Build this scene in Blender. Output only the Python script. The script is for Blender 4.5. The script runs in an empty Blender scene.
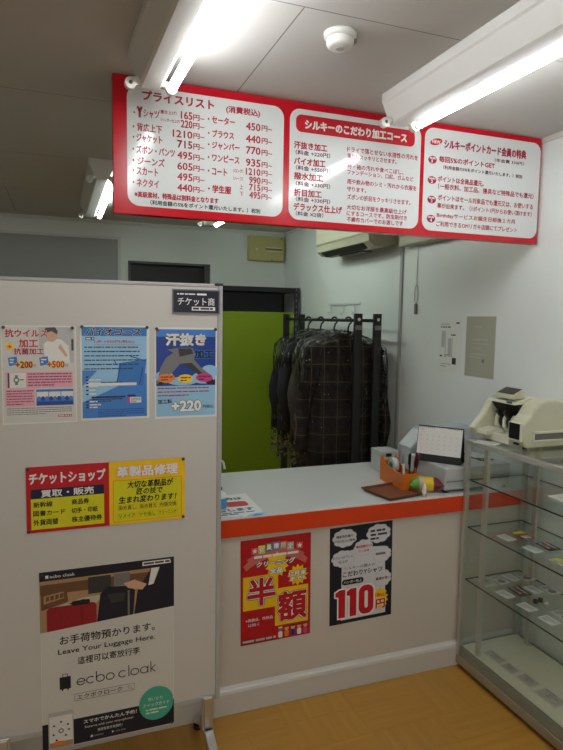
import bpy, bmesh, math, random
from mathutils import Matrix, Vector
random.seed(7)
SC = bpy.context.scene
COL = SC.collection
PI = math.pi

# ------------------------------------------------------------------ camera
cam_data = bpy.data.cameras.new('camera')
cam = bpy.data.objects.new('camera', cam_data)
COL.objects.link(cam)
SC.camera = cam
cam_data.sensor_fit = 'VERTICAL'
cam_data.sensor_height = 36.0
cam_data.lens = 597.19 / 750.0 * 36.0
cam_data.clip_start = 0.02
cam.matrix_world = Matrix(((0.93724, 0.01679, -0.34828, 0.0),
                           (-0.34828, 0.09279, -0.93278, 0.0),
                           (0.01666, 0.99554, 0.09282, 1.54),
                           (0, 0, 0, 1)))

# ------------------------------------------------------------------ world, lights, exposure
world = bpy.data.worlds.new('World')
SC.world = world
world.use_nodes = True
bg = world.node_tree.nodes['Background']
bg.inputs['Color'].default_value = (0.6, 0.65, 0.7, 1)
bg.inputs['Strength'].default_value = 0.1
SC.view_settings.view_transform = 'Standard'
SC.view_settings.look = 'None'
SC.view_settings.gamma = 1.0
SC.view_settings.use_curve_mapping = False
SC.view_settings.exposure = 0.3
TUBE_FRONT = 29.0      # emission of the fluorescent tubes over the customer side
TUBE_BACK = 26.0        # emission of the tubes over the back room
SHOP_FRONT = 14.5      # soft light from the shop front behind the camera (W)
ad = bpy.data.lights.new('shop_front_light', 'AREA'); ad.shape = 'RECTANGLE'; ad.size = 2.6; ad.size_y = 1.2; ad.energy = SHOP_FRONT
ad.color = (1.0, 0.95, 0.88)
al = bpy.data.objects.new('shop_front_light', ad); COL.objects.link(al)
al.location = (-.2, -1.9, 1.5); al.rotation_euler = (math.radians(90), 0, 0)
SC.cycles.transparent_max_bounces = 48

# ------------------------------------------------------------------ materials
def lin(c):
    c = c / 255.0
    return c / 12.92 if c <= 0.04045 else ((c + 0.055) / 1.055) ** 2.4
_M = {}
def mat(name, rgb=None, rough=0.5, metal=0.0, spec=0.5, noise=0.0, scale=8.0, bump=0.0, bscale=60.0, coat=0.0):
    """procedural principled material; noise gives a faint mottling of the paint"""
    if name in _M: return _M[name]
    m = bpy.data.materials.new(name); m.use_nodes = True
    nt = m.node_tree; b = nt.nodes['Principled BSDF']
    c = (lin(rgb[0]), lin(rgb[1]), lin(rgb[2]), 1)
    b.inputs['Base Color'].default_value = c
    b.inputs['Roughness'].default_value = rough
    b.inputs['Metallic'].default_value = metal
    b.inputs['Specular IOR Level'].default_value = spec
    b.inputs['Coat Weight'].default_value = coat
    if noise or bump:
        tc = nt.nodes.new('ShaderNodeTexCoord')
    if noise:
        n = nt.nodes.new('ShaderNodeTexNoise'); n.inputs['Scale'].default_value = scale; n.inputs['Detail'].default_value = 4
        nt.links.new(tc.outputs['Object'], n.inputs['Vector'])
        r = nt.nodes.new('ShaderNodeValToRGB')
        r.color_ramp.elements[0].position = 0.3; r.color_ramp.elements[1].position = 0.7
        r.color_ramp.elements[0].color = tuple(x * (1 - noise) for x in c[:3]) + (1,)
        r.color_ramp.elements[1].color = tuple(min(1, x * (1 + noise)) for x in c[:3]) + (1,)
        nt.links.new(n.outputs['Fac'], r.inputs['Fac']); nt.links.new(r.outputs['Color'], b.inputs['Base Color'])
    if bump:
        n2 = nt.nodes.new('ShaderNodeTexNoise'); n2.inputs['Scale'].default_value = bscale; n2.inputs['Detail'].default_value = 3
        nt.links.new(tc.outputs['Object'], n2.inputs['Vector'])
        bp = nt.nodes.new('ShaderNodeBump'); bp.inputs['Strength'].default_value = bump; bp.inputs['Distance'].default_value = 0.002
        nt.links.new(n2.outputs['Fac'], bp.inputs['Height']); nt.links.new(bp.outputs['Normal'], b.inputs['Normal'])
    _M[name] = m
    return m

def emat(name, rgb, strength):
    if name in _M: return _M[name]
    m = bpy.data.materials.new(name); m.use_nodes = True
    b = m.node_tree.nodes['Principled BSDF']
    b.inputs['Base Color'].default_value = (0.9, 0.9, 0.9, 1)
    b.inputs['Emission Color'].default_value = (lin(rgb[0]), lin(rgb[1]), lin(rgb[2]), 1)
    b.inputs['Emission Strength'].default_value = strength
    _M[name] = m
    return m

def glassmat(name, tint, rough=0.0, refl=1.0, ior=1.5):
    """thin pane: clear tinted transmission plus a Fresnel mirror reflection"""
    if name in _M: return _M[name]
    m = bpy.data.materials.new(name); m.use_nodes = True
    nt = m.node_tree; nt.nodes.clear()
    out = nt.nodes.new('ShaderNodeOutputMaterial'); mix = nt.nodes.new('ShaderNodeMixShader')
    tr = nt.nodes.new('ShaderNodeBsdfTransparent'); gl = nt.nodes.new('ShaderNodeBsdfGlossy'); lw = nt.nodes.new('ShaderNodeLayerWeight')
    tr.inputs['Color'].default_value = tuple(tint) + (1,)
    gl.inputs['Roughness'].default_value = rough; gl.inputs['Color'].default_value = (refl, refl, refl, 1)
    lw.inputs['Blend'].default_value = 0.5
    pw = nt.nodes.new('ShaderNodeMath'); pw.operation = 'POWER'; pw.inputs[1].default_value = 5.0      # Schlick's law, the same from both faces of the pane
    ma = nt.nodes.new('ShaderNodeMath'); ma.operation = 'MULTIPLY_ADD'; ma.inputs[1].default_value = 0.95; ma.inputs[2].default_value = 0.035
    nt.links.new(lw.outputs['Facing'], pw.inputs[0]); nt.links.new(pw.outputs[0], ma.inputs[0])
    nt.links.new(ma.outputs[0], mix.inputs[0]); nt.links.new(tr.outputs[0], mix.inputs[1]); nt.links.new(gl.outputs[0], mix.inputs[2])
    nt.links.new(mix.outputs[0], out.inputs['Surface'])
    _M[name] = m
    return m

def film_mat(name):
    """crinkled clear dry-cleaning film"""
    m = bpy.data.materials.new(name); m.use_nodes = True
    nt = m.node_tree; nt.nodes.clear()
    out = nt.nodes.new('ShaderNodeOutputMaterial'); mix = nt.nodes.new('ShaderNodeMixShader')
    tr = nt.nodes.new('ShaderNodeBsdfTransparent'); gl = nt.nodes.new('ShaderNodeBsdfGlossy'); lw = nt.nodes.new('ShaderNodeLayerWeight')
    tc = nt.nodes.new('ShaderNodeTexCoord'); n = nt.nodes.new('ShaderNodeTexNoise'); bp = nt.nodes.new('ShaderNodeBump')
    n.inputs['Scale'].default_value = 9; n.inputs['Detail'].default_value = 4; n.inputs['Distortion'].default_value = 2.0
    bp.inputs['Strength'].default_value = 1.0; bp.inputs['Distance'].default_value = 0.05
    tr.inputs['Color'].default_value = (0.96, 0.96, 0.96, 1); gl.inputs['Roughness'].default_value = 0.07
    lw.inputs['Blend'].default_value = 0.26
    nt.links.new(tc.outputs['Object'], n.inputs['Vector']); nt.links.new(n.outputs['Fac'], bp.inputs['Height'])
    nt.links.new(bp.outputs['Normal'], gl.inputs['Normal']); nt.links.new(bp.outputs['Normal'], lw.inputs['Normal'])
    nt.links.new(lw.outputs['Fresnel'], mix.inputs[0])
    nt.links.new(tr.outputs[0], mix.inputs[1]); nt.links.new(gl.outputs[0], mix.inputs[2]); nt.links.new(mix.outputs[0], out.inputs['Surface'])
    return m

def floor_mat():
    m = bpy.data.materials.new('wood look vinyl'); m.use_nodes = True
    nt = m.node_tree; b = nt.nodes['Principled BSDF']; N = nt.nodes.new; L = nt.links.new
    tc = N('ShaderNodeTexCoord'); mp = N('ShaderNodeMapping'); mp.inputs['Location'].default_value = (-1.08, -1.85, 0)
    L(tc.outputs['Object'], mp.inputs['Vector'])
    ck = N('ShaderNodeTexChecker'); ck.inputs['Scale'].default_value = 1 / 0.30
    ck.inputs['Color1'].default_value = (0, 0, 0, 1); ck.inputs['Color2'].default_value = (1, 1, 1, 1)
    L(mp.outputs[0], ck.inputs['Vector'])
    grains = []
    for sc in ((2.2, 34, 1), (34, 2.2, 1)):
        mg = N('ShaderNodeMapping'); mg.inputs['Scale'].default_value = sc; L(mp.outputs[0], mg.inputs['Vector'])
        n = N('ShaderNodeTexNoise'); n.inputs['Scale'].default_value = 1.0; n.inputs['Detail'].default_value = 5; L(mg.outputs[0], n.inputs['Vector'])
        r = N('ShaderNodeValToRGB'); r.color_ramp.elements[0].position = 0.25; r.color_ramp.elements[1].position = 0.8
        r.color_ramp.elements[0].color = (lin(172), lin(126), lin(50), 1); r.color_ramp.elements[1].color = (lin(194), lin(145), lin(64), 1)
        L(n.outputs['Fac'], r.inputs['Fac']); grains.append(r)
    mx = N('ShaderNodeMix'); mx.data_type = 'RGBA'
    L(ck.outputs['Fac'], mx.inputs[0]); L(grains[0].outputs[0], mx.inputs[6]); L(grains[1].outputs[0], mx.inputs[7])
    br = N('ShaderNodeTexBrick'); br.offset = 0.5; br.inputs['Scale'].default_value = 1.0
    br.inputs['Brick Width'].default_value = 0.90; br.inputs['Row Height'].default_value = 0.15; br.inputs['Mortar Size'].default_value = 0.0016
    br.inputs['Color1'].default_value = (0.96, 0.96, 0.96, 1); br.inputs['Color2'].default_value = (1.05, 1.04, 1.02, 1); br.inputs['Mortar'].default_value = (0.84, 0.82, 0.78, 1)
    L(mp.outputs[0], br.inputs['Vector'])
    mu = N('ShaderNodeMix'); mu.data_type = 'RGBA'; mu.blend_type = 'MULTIPLY'; mu.inputs[0].default_value = 1.0
    L(mx.outputs[2], mu.inputs[6]); L(br.outputs['Color'], mu.inputs[7]); L(mu.outputs[2], b.inputs['Base Color'])
    b.inputs['Roughness'].default_value = 0.38
    return m

def ceiling_mat():
    m = bpy.data.materials.new('ceiling board'); m.use_nodes = True
    nt = m.node_tree; b = nt.nodes['Principled BSDF']; N = nt.nodes.new; L = nt.links.new
    tc = N('ShaderNodeTexCoord'); mp = N('ShaderNodeMapping'); mp.inputs['Location'].default_value = (0.3, -1.507, 0)
    L(tc.outputs['Object'], mp.inputs['Vector'])
    br = N('ShaderNodeTexBrick'); br.offset = 0.5; br.inputs['Scale'].default_value = 1.0
    br.inputs['Brick Width'].default_value = 1.82; br.inputs['Row Height'].default_value = 0.91; br.inputs['Mortar Size'].default_value = 0.0022
    c = (lin(196), lin(194), lin(190), 1)
    br.inputs['Color1'].default_value = c; br.inputs['Color2'].default_value = c; br.inputs['Mortar'].default_value = (0.22, 0.21, 0.2, 1)
    L(mp.outputs[0], br.inputs['Vector']); L(br.outputs['Color'], b.inputs['Base Color'])
    b.inputs['Roughness'].default_value = 0.8
    return m

def plaid_mat():
    m = bpy.data.materials.new('brown plaid wool'); m.use_nodes = True
    nt = m.node_tree; b = nt.nodes['Principled BSDF']; N = nt.nodes.new; L = nt.links.new
    tc = N('ShaderNodeTexCoord'); sp = N('ShaderNodeSeparateXYZ'); L(tc.outputs['Object'], sp.inputs[0])
    def lines(sock, period, width, off=0.0):
        a = N('ShaderNodeMath'); a.operation = 'ADD'; a.inputs[1].default_value = off; L(sock, a.inputs[0])
        d = N('ShaderNodeMath'); d.operation = 'DIVIDE'; d.inputs[1].default_value = period; L(a.outputs[0], d.inputs[0])
        f = N('ShaderNodeMath'); f.operation = 'FRACT'; L(d.outputs[0], f.inputs[0])
        l = N('ShaderNodeMath'); l.operation = 'LESS_THAN'; l.inputs[1].default_value = width / period; L(f.outputs[0], l.inputs[0])
        return l.outputs[0]
    def mx(x, y, op='MAXIMUM'):
        k = N('ShaderNodeMath'); k.operation = op; L(x, k.inputs[0]); L(y, k.inputs[1]); return k.outputs[0]
    thin = mx(lines(sp.outputs['X'], 0.085, 0.006, 5), lines(sp.outputs['Z'], 0.11, 0.006, 5))
    wide = mx(lines(sp.outputs['X'], 0.085, 0.03, 5.045), lines(sp.outputs['Z'], 0.11, 0.04, 5.055))
    a = N('ShaderNodeMix'); a.data_type = 'RGBA'
    a.inputs[6].default_value = (lin(50), lin(40), lin(31), 1); a.inputs[7].default_value = (lin(34), lin(29), lin(25), 1); L(wide, a.inputs[0])
    c = N('ShaderNodeMix'); c.data_type = 'RGBA'; c.inputs[7].default_value = (lin(84), lin(73), lin(60), 1)
    L(thin, c.inputs[0]); L(a.outputs[2], c.inputs[6]); L(c.outputs[2], b.inputs['Base Color'])
    b.inputs['Roughness'].default_value = 0.9
    return m

# ------------------------------------------------------------------ mesh helpers
def put(o, parent=None):
    COL.objects.link(o)
    if parent is not None: o.parent = parent
    return o
def tag(o, label, cat, group=None):
    o['label'] = label; o['category'] = cat
    if group: o['group'] = group
    return o
def thing(name, label, cat, loc=(0, 0, 0), rotz=0.0, group=None):
    o = bpy.data.objects.new(name, None); o.empty_display_size = 0.05
    o.location = loc; o.rotation_euler = (0, 0, rotz)
    put(o); return tag(o, label, cat, group)

class MB:
    """collects shapes into ONE mesh; coordinates are given relative to `org`"""
    def __init__(s, org=(0, 0, 0)):
        s.bm = bmesh.new(); s.mats = []; s.org = Vector(org)
    def mi(s, m):
        if m not in s.mats: s.mats.append(m)
        return s.mats.index(m)
    def _face(s, vs, m, smooth=False):
        try: f = s.bm.faces.new(vs)
        except ValueError: return None
        f.material_index = s.mi(m); f.smooth = smooth; return f
    def v(s, p): return s.bm.verts.new(Vector(p) - s.org)
    def box(s, a, b, m, bevel=0.0, rot=None, segs=2):
        x0, y0, z0 = a; x1, y1, z1 = b
        P = [(x0,y0,z0),(x1,y0,z0),(x1,y1,z0),(x0,y1,z0),(x0,y0,z1),(x1,y0,z1),(x1,y1,z1),(x0,y1,z1)]
        if rot is not None: P = [rot @ Vector(p) for p in P]
        V = [s.v(p) for p in P]
        F = [s._face([V[i] for i in q], m) for q in ((3,2,1,0),(4,5,6,7),(0,1,5,4),(1,2,6,5),(2,3,7,6),(3,0,4,7))]
        if bevel:
            es = list({e for f in F for e in f.edges})
            r = bmesh.ops.bevel(s.bm, geom=es, offset=bevel, segments=segs, affect='EDGES', profile=0.5, clamp_overlap=True)
            for f in r['faces']: f.material_index = s.mi(m)
        return s
    def prism(s, poly, axis, a, b, m, smooth=False, bevel=0.0):
        """poly: 2D outline in the plane normal to axis; x->(y,z), y->(x,z), z->(x,y)"""
        def P(p, t):
            return (t, p[0], p[1]) if axis == 'x' else (p[0], t, p[1]) if axis == 'y' else (p[0], p[1], t)
        A = [s.v(P(p, a)) for p in poly]; B = [s.v(P(p, b)) for p in poly]
        n = len(poly); F = []
        for i in range(n):
            F.append(s._face([A[i], A[(i+1) % n], B[(i+1) % n], B[i]], m, smooth))
        F.append(s._face(A[::-1], m)); F.append(s._face(B, m))
        bmesh.ops.recalc_face_normals(s.bm, faces=[f for f in F if f])
        if bevel:
            es = list({e for f in F[-2:] for e in f.edges})
            r = bmesh.ops.bevel(s.bm, geom=es, offset=bevel, segments=2, affect='EDGES', profile=0.5, clamp_overlap=True)
            for f in r['faces']: f.material_index = s.mi(m)
        return s
    def tube(s, path, r, m, n=10, cap=True, flat=1.0):
        path = [Vector(p) for p in path]; rr = r if isinstance(r, (list, tuple)) else [r] * len(path)
        rings = []; up = None
        for i, p in enumerate(path):
            d = (path[min(i+1, len(path)-1)] - path[max(i-1, 0)]).normalized()
            if up is None:
                up = Vector((0, 0, 1)) if abs(d.z) < 0.9 else Vector((1, 0, 0))
            x = d.cross(up)
            if x.length < 1e-5: x = d.orthogonal()
            x.normalize(); y = x.cross(d).normalized(); up = y
            rings.append([s.v(p + x * math.cos(2*PI*k/n) * rr[i] + y * math.sin(2*PI*k/n) * rr[i] * flat) for k in range(n)])
        s._rings(rings, m, cap); return s
    def _rings(s, rings, m, cap=True, smooth=True):
        F = []
        for a, b in zip(rings, rings[1:]):
            n = len(a)
            for k in range(n): F.append(s._face([a[k], a[(k+1) % n], b[(k+1) % n], b[k]], m, smooth))
        if cap:
            F.append(s._face(rings[0][::-1], m)); F.append(s._face(rings[-1], m))
        bmesh.ops.recalc_face_normals(s.bm, faces=[f for f in F if f])
    def cyl(s, p0, p1, r, m, n=20, r1=None):
        return s.tube([p0, p1], [r, r if r1 is None else r1], m, n)
    def lathe(s, c, prof, m, n=28):
        """prof: (radius, z) from bottom to top around the vertical through c"""
        rings = [[s.v((c[0] + max(r, 1e-4) * math.cos(2*PI*k/n), c[1] + max(r, 1e-4) * math.sin(2*PI*k/n), c[2] + z)) for k in range(n)] for r, z in prof]
        s._rings(rings, m); return s
    def loft(s, rings, m, cap=True, smooth=True):
        s._rings([[s.v(p) for p in r] for r in rings], m, cap, smooth); return s
    def done(s, name, parent=None, loc=None, smooth_angle=None):
        me = bpy.data.meshes.new(name)
        s.bm.to_mesh(me); s.bm.free()
        for m in s.mats: me.materials.append(m)
        o = bpy.data.objects.new(name, me)
        if parent is None: o.location = s.org if loc is None else loc
        elif loc is not None: o.location = loc
        return put(o, parent)

def struct(name, mb, parent=None):
    o = mb.done(name, parent)
    if parent is None: o['kind'] = 'structure'
    return o

# ------------------------------------------------------------------ lettering and printed sheets
_T = {}
def glyphs(text, bold):
    k = (text, bold)
    if k not in _T:
        c = bpy.data.curves.new('lettering', 'FONT'); c.body = text; c.offset = bold; c.resolution_u = 2
        o = bpy.data.objects.new('lettering', c); COL.objects.link(o)
        bpy.context.view_layer.update()
        me = bpy.data.meshes.new_from_object(o.evaluated_get(bpy.context.evaluated_depsgraph_get()))
        V = [(v.co.x, v.co.y) for v in me.vertices]; F = [tuple(p.vertices) for p in me.polygons]
        bpy.data.meshes.remove(me); bpy.data.objects.remove(o); bpy.data.curves.remove(c)
        xs = [p[0] for p in V]; ys = [p[1] for p in V]
        x0, x1 = min(xs), max(xs); y0, y1 = min(ys), max(ys)
        w = max(x1 - x0, 0.2); h = y1 - y0; cy = (y0 + y1) / 2
        if h < 0.62: h, cy = 0.85, 0.38
        _T[k] = ([((x - x0) / w, (y - cy) / h) for x, y in V], F)
    return _T[k]

INK = {'red': (196, 22, 40), 'crimson': (170, 10, 44), 'mag': (164, 14, 62), 'dark': (92, 20, 52), 'black': (24, 24, 26), 'white': (240, 240, 238), 'navy': (22, 30, 66),
       'silver': (226, 228, 232), 'dred': (130, 24, 26), 'yellow': (250, 206, 20), 'lime': (226, 226, 38), 'orange': (240, 130, 30), 'blue': (38, 120, 196),
       'sky': (60, 130, 210), 'lightblue': (150, 200, 232), 'pink': (236, 168, 190), 'grey': (120, 120, 122), 'lightgrey': (190, 190, 190), 'magenta': (216, 60, 140),
       'green': (60, 150, 70), 'mint': (72, 178, 148), 'brown': (112, 78, 50), 'tan': (176, 142, 104), 'skin': (214, 170, 140), 'charcoal': (52, 54, 58),
       'paper': (232, 232, 228), 'deepblue': (16, 62, 150), 'midnight': (20, 26, 44), 'cloud': (214, 216, 222), 'signred': (200, 18, 36), 'case_red': (150, 24, 40),
       'offwhite': (214, 214, 208), 'beige': (196, 190, 170)}
def ink(n): return mat('print ' + n, INK[n], rough=0.35)

class Sheet:
    """printed sheet: local x right, y up (given as distance down from the top), z out of the paper"""
    def __init__(s, w, h, t, base='paper', rim=None):
        s.mb = MB(); s.t = t; s.w = w; s.h = h
        if base: s.mb.box((0, -h, 0), (w, 0, t), ink(base) if isinstance(base, str) else base)
    n = 0
    def z(s, L):
        s.n += 1
        return s.t + 0.00012 * (L + 1) + 4e-6 * (s.n % 16)
    def poly(s, pts, col, L=1):
        zz = s.z(L); vs = [s.mb.v((x, -y, zz)) for x, y in pts]
        f = s.mb._face(vs, ink(col))
        if f:
            f.normal_update()
            if f.normal.z < 0: f.normal_flip()
        return s
    def rect(s, x0, y0, x1, y1, col, L=1): return s.poly([(x0, y0), (x1, y0), (x1, y1), (x0, y1)], col, L)
    def rrect(s, x0, y0, x1, y1, r, col, L=1):
        pts = []
        for cx, cy, a0 in ((x1-r, y0+r, -90), (x1-r, y1-r, 0), (x0+r, y1-r, 90), (x0+r, y0+r, 180)):
            for k in range(9):
                a = math.radians(a0 + 90 * k / 8); pts.append((cx + r * math.cos(a), cy + r * math.sin(a)))
        return s.poly(pts, col, L)
    def ell(s, cx, cy, rx, ry, col, L=1, n=28, rot=0.0):
        pts = []
        for k in range(n):
            a = 2*PI*k/n; x, y = rx*math.cos(a), ry*math.sin(a)
            pts.append((cx + x*math.cos(rot) - y*math.sin(rot), cy + x*math.sin(rot) + y*math.cos(rot)))
        return s.poly(pts, col, L)
    def ring(s, cx, cy, r, w, col, L=1, n=24):
        for k in range(n):
            a, b = 2*PI*k/n, 2*PI*(k+1)/n
            s.poly([(cx+r*math.cos(a), cy+r*math.sin(a)), (cx+r*math.cos(b), cy+r*math.sin(b)), (cx+(r-w)*math.cos(b), cy+(r-w)*math.sin(b)), (cx+(r-w)*math.cos(a), cy+(r-w)*math.sin(a))], col, L)
        return s
    def arc(s, cx, cy, rx, ry, a0, a1, w, col, L=7, n=14):
        """stroked elliptical arc, degrees, y down"""
        for k in range(n):
            a, b = math.radians(a0 + (a1-a0)*k/n), math.radians(a0 + (a1-a0)*(k+1)/n)
            s.poly([(cx+rx*math.cos(a), cy+ry*math.sin(a)), (cx+rx*math.cos(b), cy+ry*math.sin(b)), (cx+(rx-w)*math.cos(b), cy+(ry-w)*math.sin(b)), (cx+(rx-w)*math.cos(a), cy+(ry-w)*math.sin(a))], col, L)
        return s
    def bar(s, x0, y0, x1, y1, w, col, L=7):
        d = math.hypot(x1-x0, y1-y0); nx, ny = -(y1-y0)/d*w/2, (x1-x0)/d*w/2
        return s.poly([(x0+nx, y0+ny), (x1+nx, y1+ny), (x1-nx, y1-ny), (x0-nx, y0-ny)], col, L)
    def star(s, cx, cy, rx, ry, col, n=12, inner=0.72, L=1, a0=0.0):
        pts = []
        for k in range(2*n):
            a = a0 + PI*k/n; q = 1.0 if k % 2 == 0 else inner
            pts.append((cx + rx*q*math.sin(a), cy - ry*q*math.cos(a)))
        return s.poly(pts, col, L)
    def cloud(s, x0, y0, x1, y1, col='cloud', L=2, edge='lightgrey'):
        cx, cy, rx, ry = (x0+x1)/2, (y0+y1)/2, (x1-x0)/2, (y1-y0)/2
        for c, q, l in ((edge, 1.0, L), (col, 0.95, L+1)):
            pts = []
            for k in range(72):
                a = 2*PI*k/72; b = q*(0.9 + 0.1*abs(math.sin(a*4.5)))
                pts.append((cx + rx*b*math.cos(a), cy + ry*b*math.sin(a)))
            s.poly(pts, c, l)
        return s
    def text(s, txt, x, yc, w, h, col, bold=0.0, L=7, outline=None, ow=0.04, skew=0.0, slope=0.0):
        """bold strokes come from slightly shifted copies of the lettering"""
        if outline: s.text(txt, x - h*ow*0.8, yc, w + 1.6*h*ow, h*(1 + 1.6*ow), outline, bold + ow, L=L-1, skew=skew, slope=slope)
        V, F = glyphs(txt, 0.0); m = ink(col)
        b = bold * h; offs = [(0.0, 0.0)]
        if b > 0:
            q = 4 if bold <= .03 else 8 if bold <= .06 else 12
            offs += [(b*math.cos(2*PI*k/q), b*math.sin(2*PI*k/q)) for k in range(q)]
            if bold > .07: offs += [(.5*b*math.cos(2*PI*(k+.5)/6), .5*b*math.sin(2*PI*(k+.5)/6)) for k in range(6)]
        W, H = max(w - 2*b, w*.6), max(h - 2*b, h*.6)
        for i, (dx, dy) in enumerate(offs):
            z = s.z(L) + 4e-6*i
            vs = [s.mb.v((x + b + dx + px*W + py*H*skew, -yc + dy + py*H + px*W*slope, z)) for px, py in V]
            for f in F: s.mb._face([vs[j] for j in f], m)
        return s
    def lines(s, x0, y0, x1, n, pitch, hh, col, L=3, last=0.6, gap=0.15):
        """rows of print too small to read: broken dashes"""
        for i in range(n):
            x = x0; end = x1 if i < n-1 else x0 + (x1-x0)*last
            while x < end - hh:
                ln = min(random.uniform(1.5, 6) * hh, end - x)
                s.rect(x, y0 + i*pitch, x + ln, y0 + i*pitch + hh, col, L); x += ln + hh*random.uniform(0.3, 0.9)
        return s
    def done(s, name, loc, facing='-y', parent=None, tilt=0.0, rot=None):
        o = s.mb.done(name, parent, loc=loc)
        if rot is not None: o.rotation_euler = rot
        elif facing == '-y': o.rotation_euler = (PI/2, tilt, 0)
        elif facing == '-x': o.rotation_euler = (PI/2, tilt, -PI/2)
        return o

# ------------------------------------------------------------------ shared materials
wallm = mat('painted wallpaper', (214, 219, 215), rough=0.62, bump=0.12, bscale=180)
wall_gloss = mat('smooth white wall panel', (232, 236, 234), rough=0.28, bump=0.03, bscale=40)
white_enamel = mat('white enamel', (226, 226, 222), rough=0.35)
white_plastic = mat('white plastic', (222, 222, 216), rough=0.4)
alu = mat('brushed aluminium', (206, 206, 200), rough=0.28, metal=0.85)
chrome = mat('chrome', (200, 200, 200), rough=0.12, metal=1.0)
black_metal = mat('black powder coat', (26, 26, 27), rough=0.45)
black_plastic = mat('black plastic', (22, 22, 23), rough=0.4)
trim_white = mat('white gloss trim', (206, 204, 198), rough=0.4)

# ================================================================== SETTING
RX = 2.0; BY = 5.33; CZ = 2.345; LX = -2.3; FY = -2.2
m_floor = floor_mat(); m_ceil = ceiling_mat()
struct('floor', MB().box((LX-.1, FY-.1, -.06), (RX+.1, BY+.2, 0), m_floor))
struct('ceiling', MB().box((LX-.1, FY-.1, CZ), (RX+.1, BY+.2, CZ+.06), m_ceil))
struct('wall_right', MB().box((RX, FY-.1, 0), (RX+.1, 3.235, CZ), wall_gloss).box((RX, 3.235, 0), (RX+.1, BY+.2, CZ), wallm))
struct('wall_left', MB().box((LX-.1, FY-.1, 0), (LX, BY+.2, CZ), wallm))
struct('wall_front', MB().box((LX, FY-.1, 0), (RX, FY, CZ), wallm))
w = MB()
DX0, DX1, DZ = 0.567, 1.285, 2.02
w.box((LX, BY, 0), (DX0, BY+.1, CZ), wallm).box((DX1, BY, 0), (RX, BY+.1, CZ), wallm).box((DX0, BY, DZ), (DX1, BY+.1, CZ), wallm)
struct('wall_back', w)
doorway_dark = mat('unlit doorway dark', (24, 22, 21), rough=0.5)  # near-black colour paints the darkness of the unlit room beyond
d = struct('dark_doorway', MB().box((DX0+.02, BY+.06, .005), (DX1-.05, BY+.1, DZ-.02), doorway_dark))  # flat leaf stands in for the dark of an open doorway
struct('door_frame', MB().box((DX1-.05, BY-.008, 0), (DX1, BY+.1, DZ), mat('dark grey door frame', (70, 70, 70), rough=.5))
       .box((DX0, BY-.008, 0), (DX0+.02, BY+.1, DZ), _M['dark grey door frame']).box((DX0+.02, BY-.008, DZ-.02), (DX1-.05, BY+.1, DZ), _M['dark grey door frame']), d)
struct('door_handle', MB().cyl((DX0+.09, BY+.06, .98), (DX0+.09, BY+.01, .98), .012, chrome).box((DX0+.08, BY+.004, .97), (DX0+.19, BY+.018, .99), chrome, .004), d)  # handle of the stand-in leaf
struct('trim_1', MB().box((RX-.012, 3.232, 0), (RX+.001, 3.258, CZ), mat('grey joint strip', (168, 170, 168), rough=.4)))
struct('trim_2', MB().box((LX, BY-.02, CZ-.025), (RX, BY, CZ), trim_white))
struct('trim_3', MB().box((RX-.012, FY, CZ-.02), (RX, BY-.02, CZ), trim_white))
struct('baseboard_right', MB().box((RX-.012, FY, 0), (RX, BY, .07), trim_white))
struct('baseboard_back', MB().box((LX, BY-.012, 0), (DX0, BY, .07), trim_white).box((DX1, BY-.012, 0), (RX-.012, BY, .07), trim_white))

# grey panel on the back wall
t = thing('wall_panel', 'large flat grey panel with a thin pale frame, high on the back wall', 'wall panel', (-.35, BY, 1.25))
pg = mat('grey panel', (150, 152, 152), rough=.55)
pf = mat('pale panel frame', (198, 200, 198), rough=.45)
MB((-.35, BY, 1.25)).box((-1.19, BY-.015, 1.27), (.48, BY-.001, 2.19), pg).done('panel', t)
f = MB((-.35, BY, 1.25))
f.box((-1.21, BY-.025, 2.19), (.505, BY-.001, 2.21), pf).box((.48, BY-.025, 1.25), (.505, BY-.001, 2.19), pf).box((-1.21, BY-.025, 1.25), (-1.19, BY-.001, 2.19), pf).box((-1.19, BY-.025, 1.25), (.48, BY-.001, 1.27), pf)
f.done('frame', t)

# breaker box
t = thing('breaker_box', 'yellowish beige breaker box with slots, high in the back wall corner', 'breaker box', (1.8, BY, 2.06))
bb = mat('aged beige plastic', (178, 170, 112), rough=.4)
O = (1.8, BY, 2.06)
MB(O).box((1.63, BY-.07, 2.07), (1.975, BY-.001, 2.3), bb, .012).done('cover', t)
m = MB(O)
m.box((1.795, BY-.074, 2.187), (1.945, BY-.069, 2.197), mat('pale beige', (205, 200, 165), rough=.4)).box((1.795, BY-.074, 2.158), (1.945, BY-.069, 2.168), _M['pale beige'])
m.box((1.79, BY-.073, 2.168), (1.95, BY-.0695, 2.187), mat('slot brown', (104, 98, 66), rough=.5))
m.done('slot_window', t)
MB(O).box((1.69, BY-.076, 2.165), (1.715, BY-.069, 2.185), _M['pale beige'], .002).done('switch', t)
for x, z in ((1.85, 2.082), (1.94, 2.28)): MB(O).cyl((x, BY-.074, z), (x, BY-.069, z), .006, mat('dark screw', (50, 48, 36), rough=.5), 12).done('screw', t)

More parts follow.
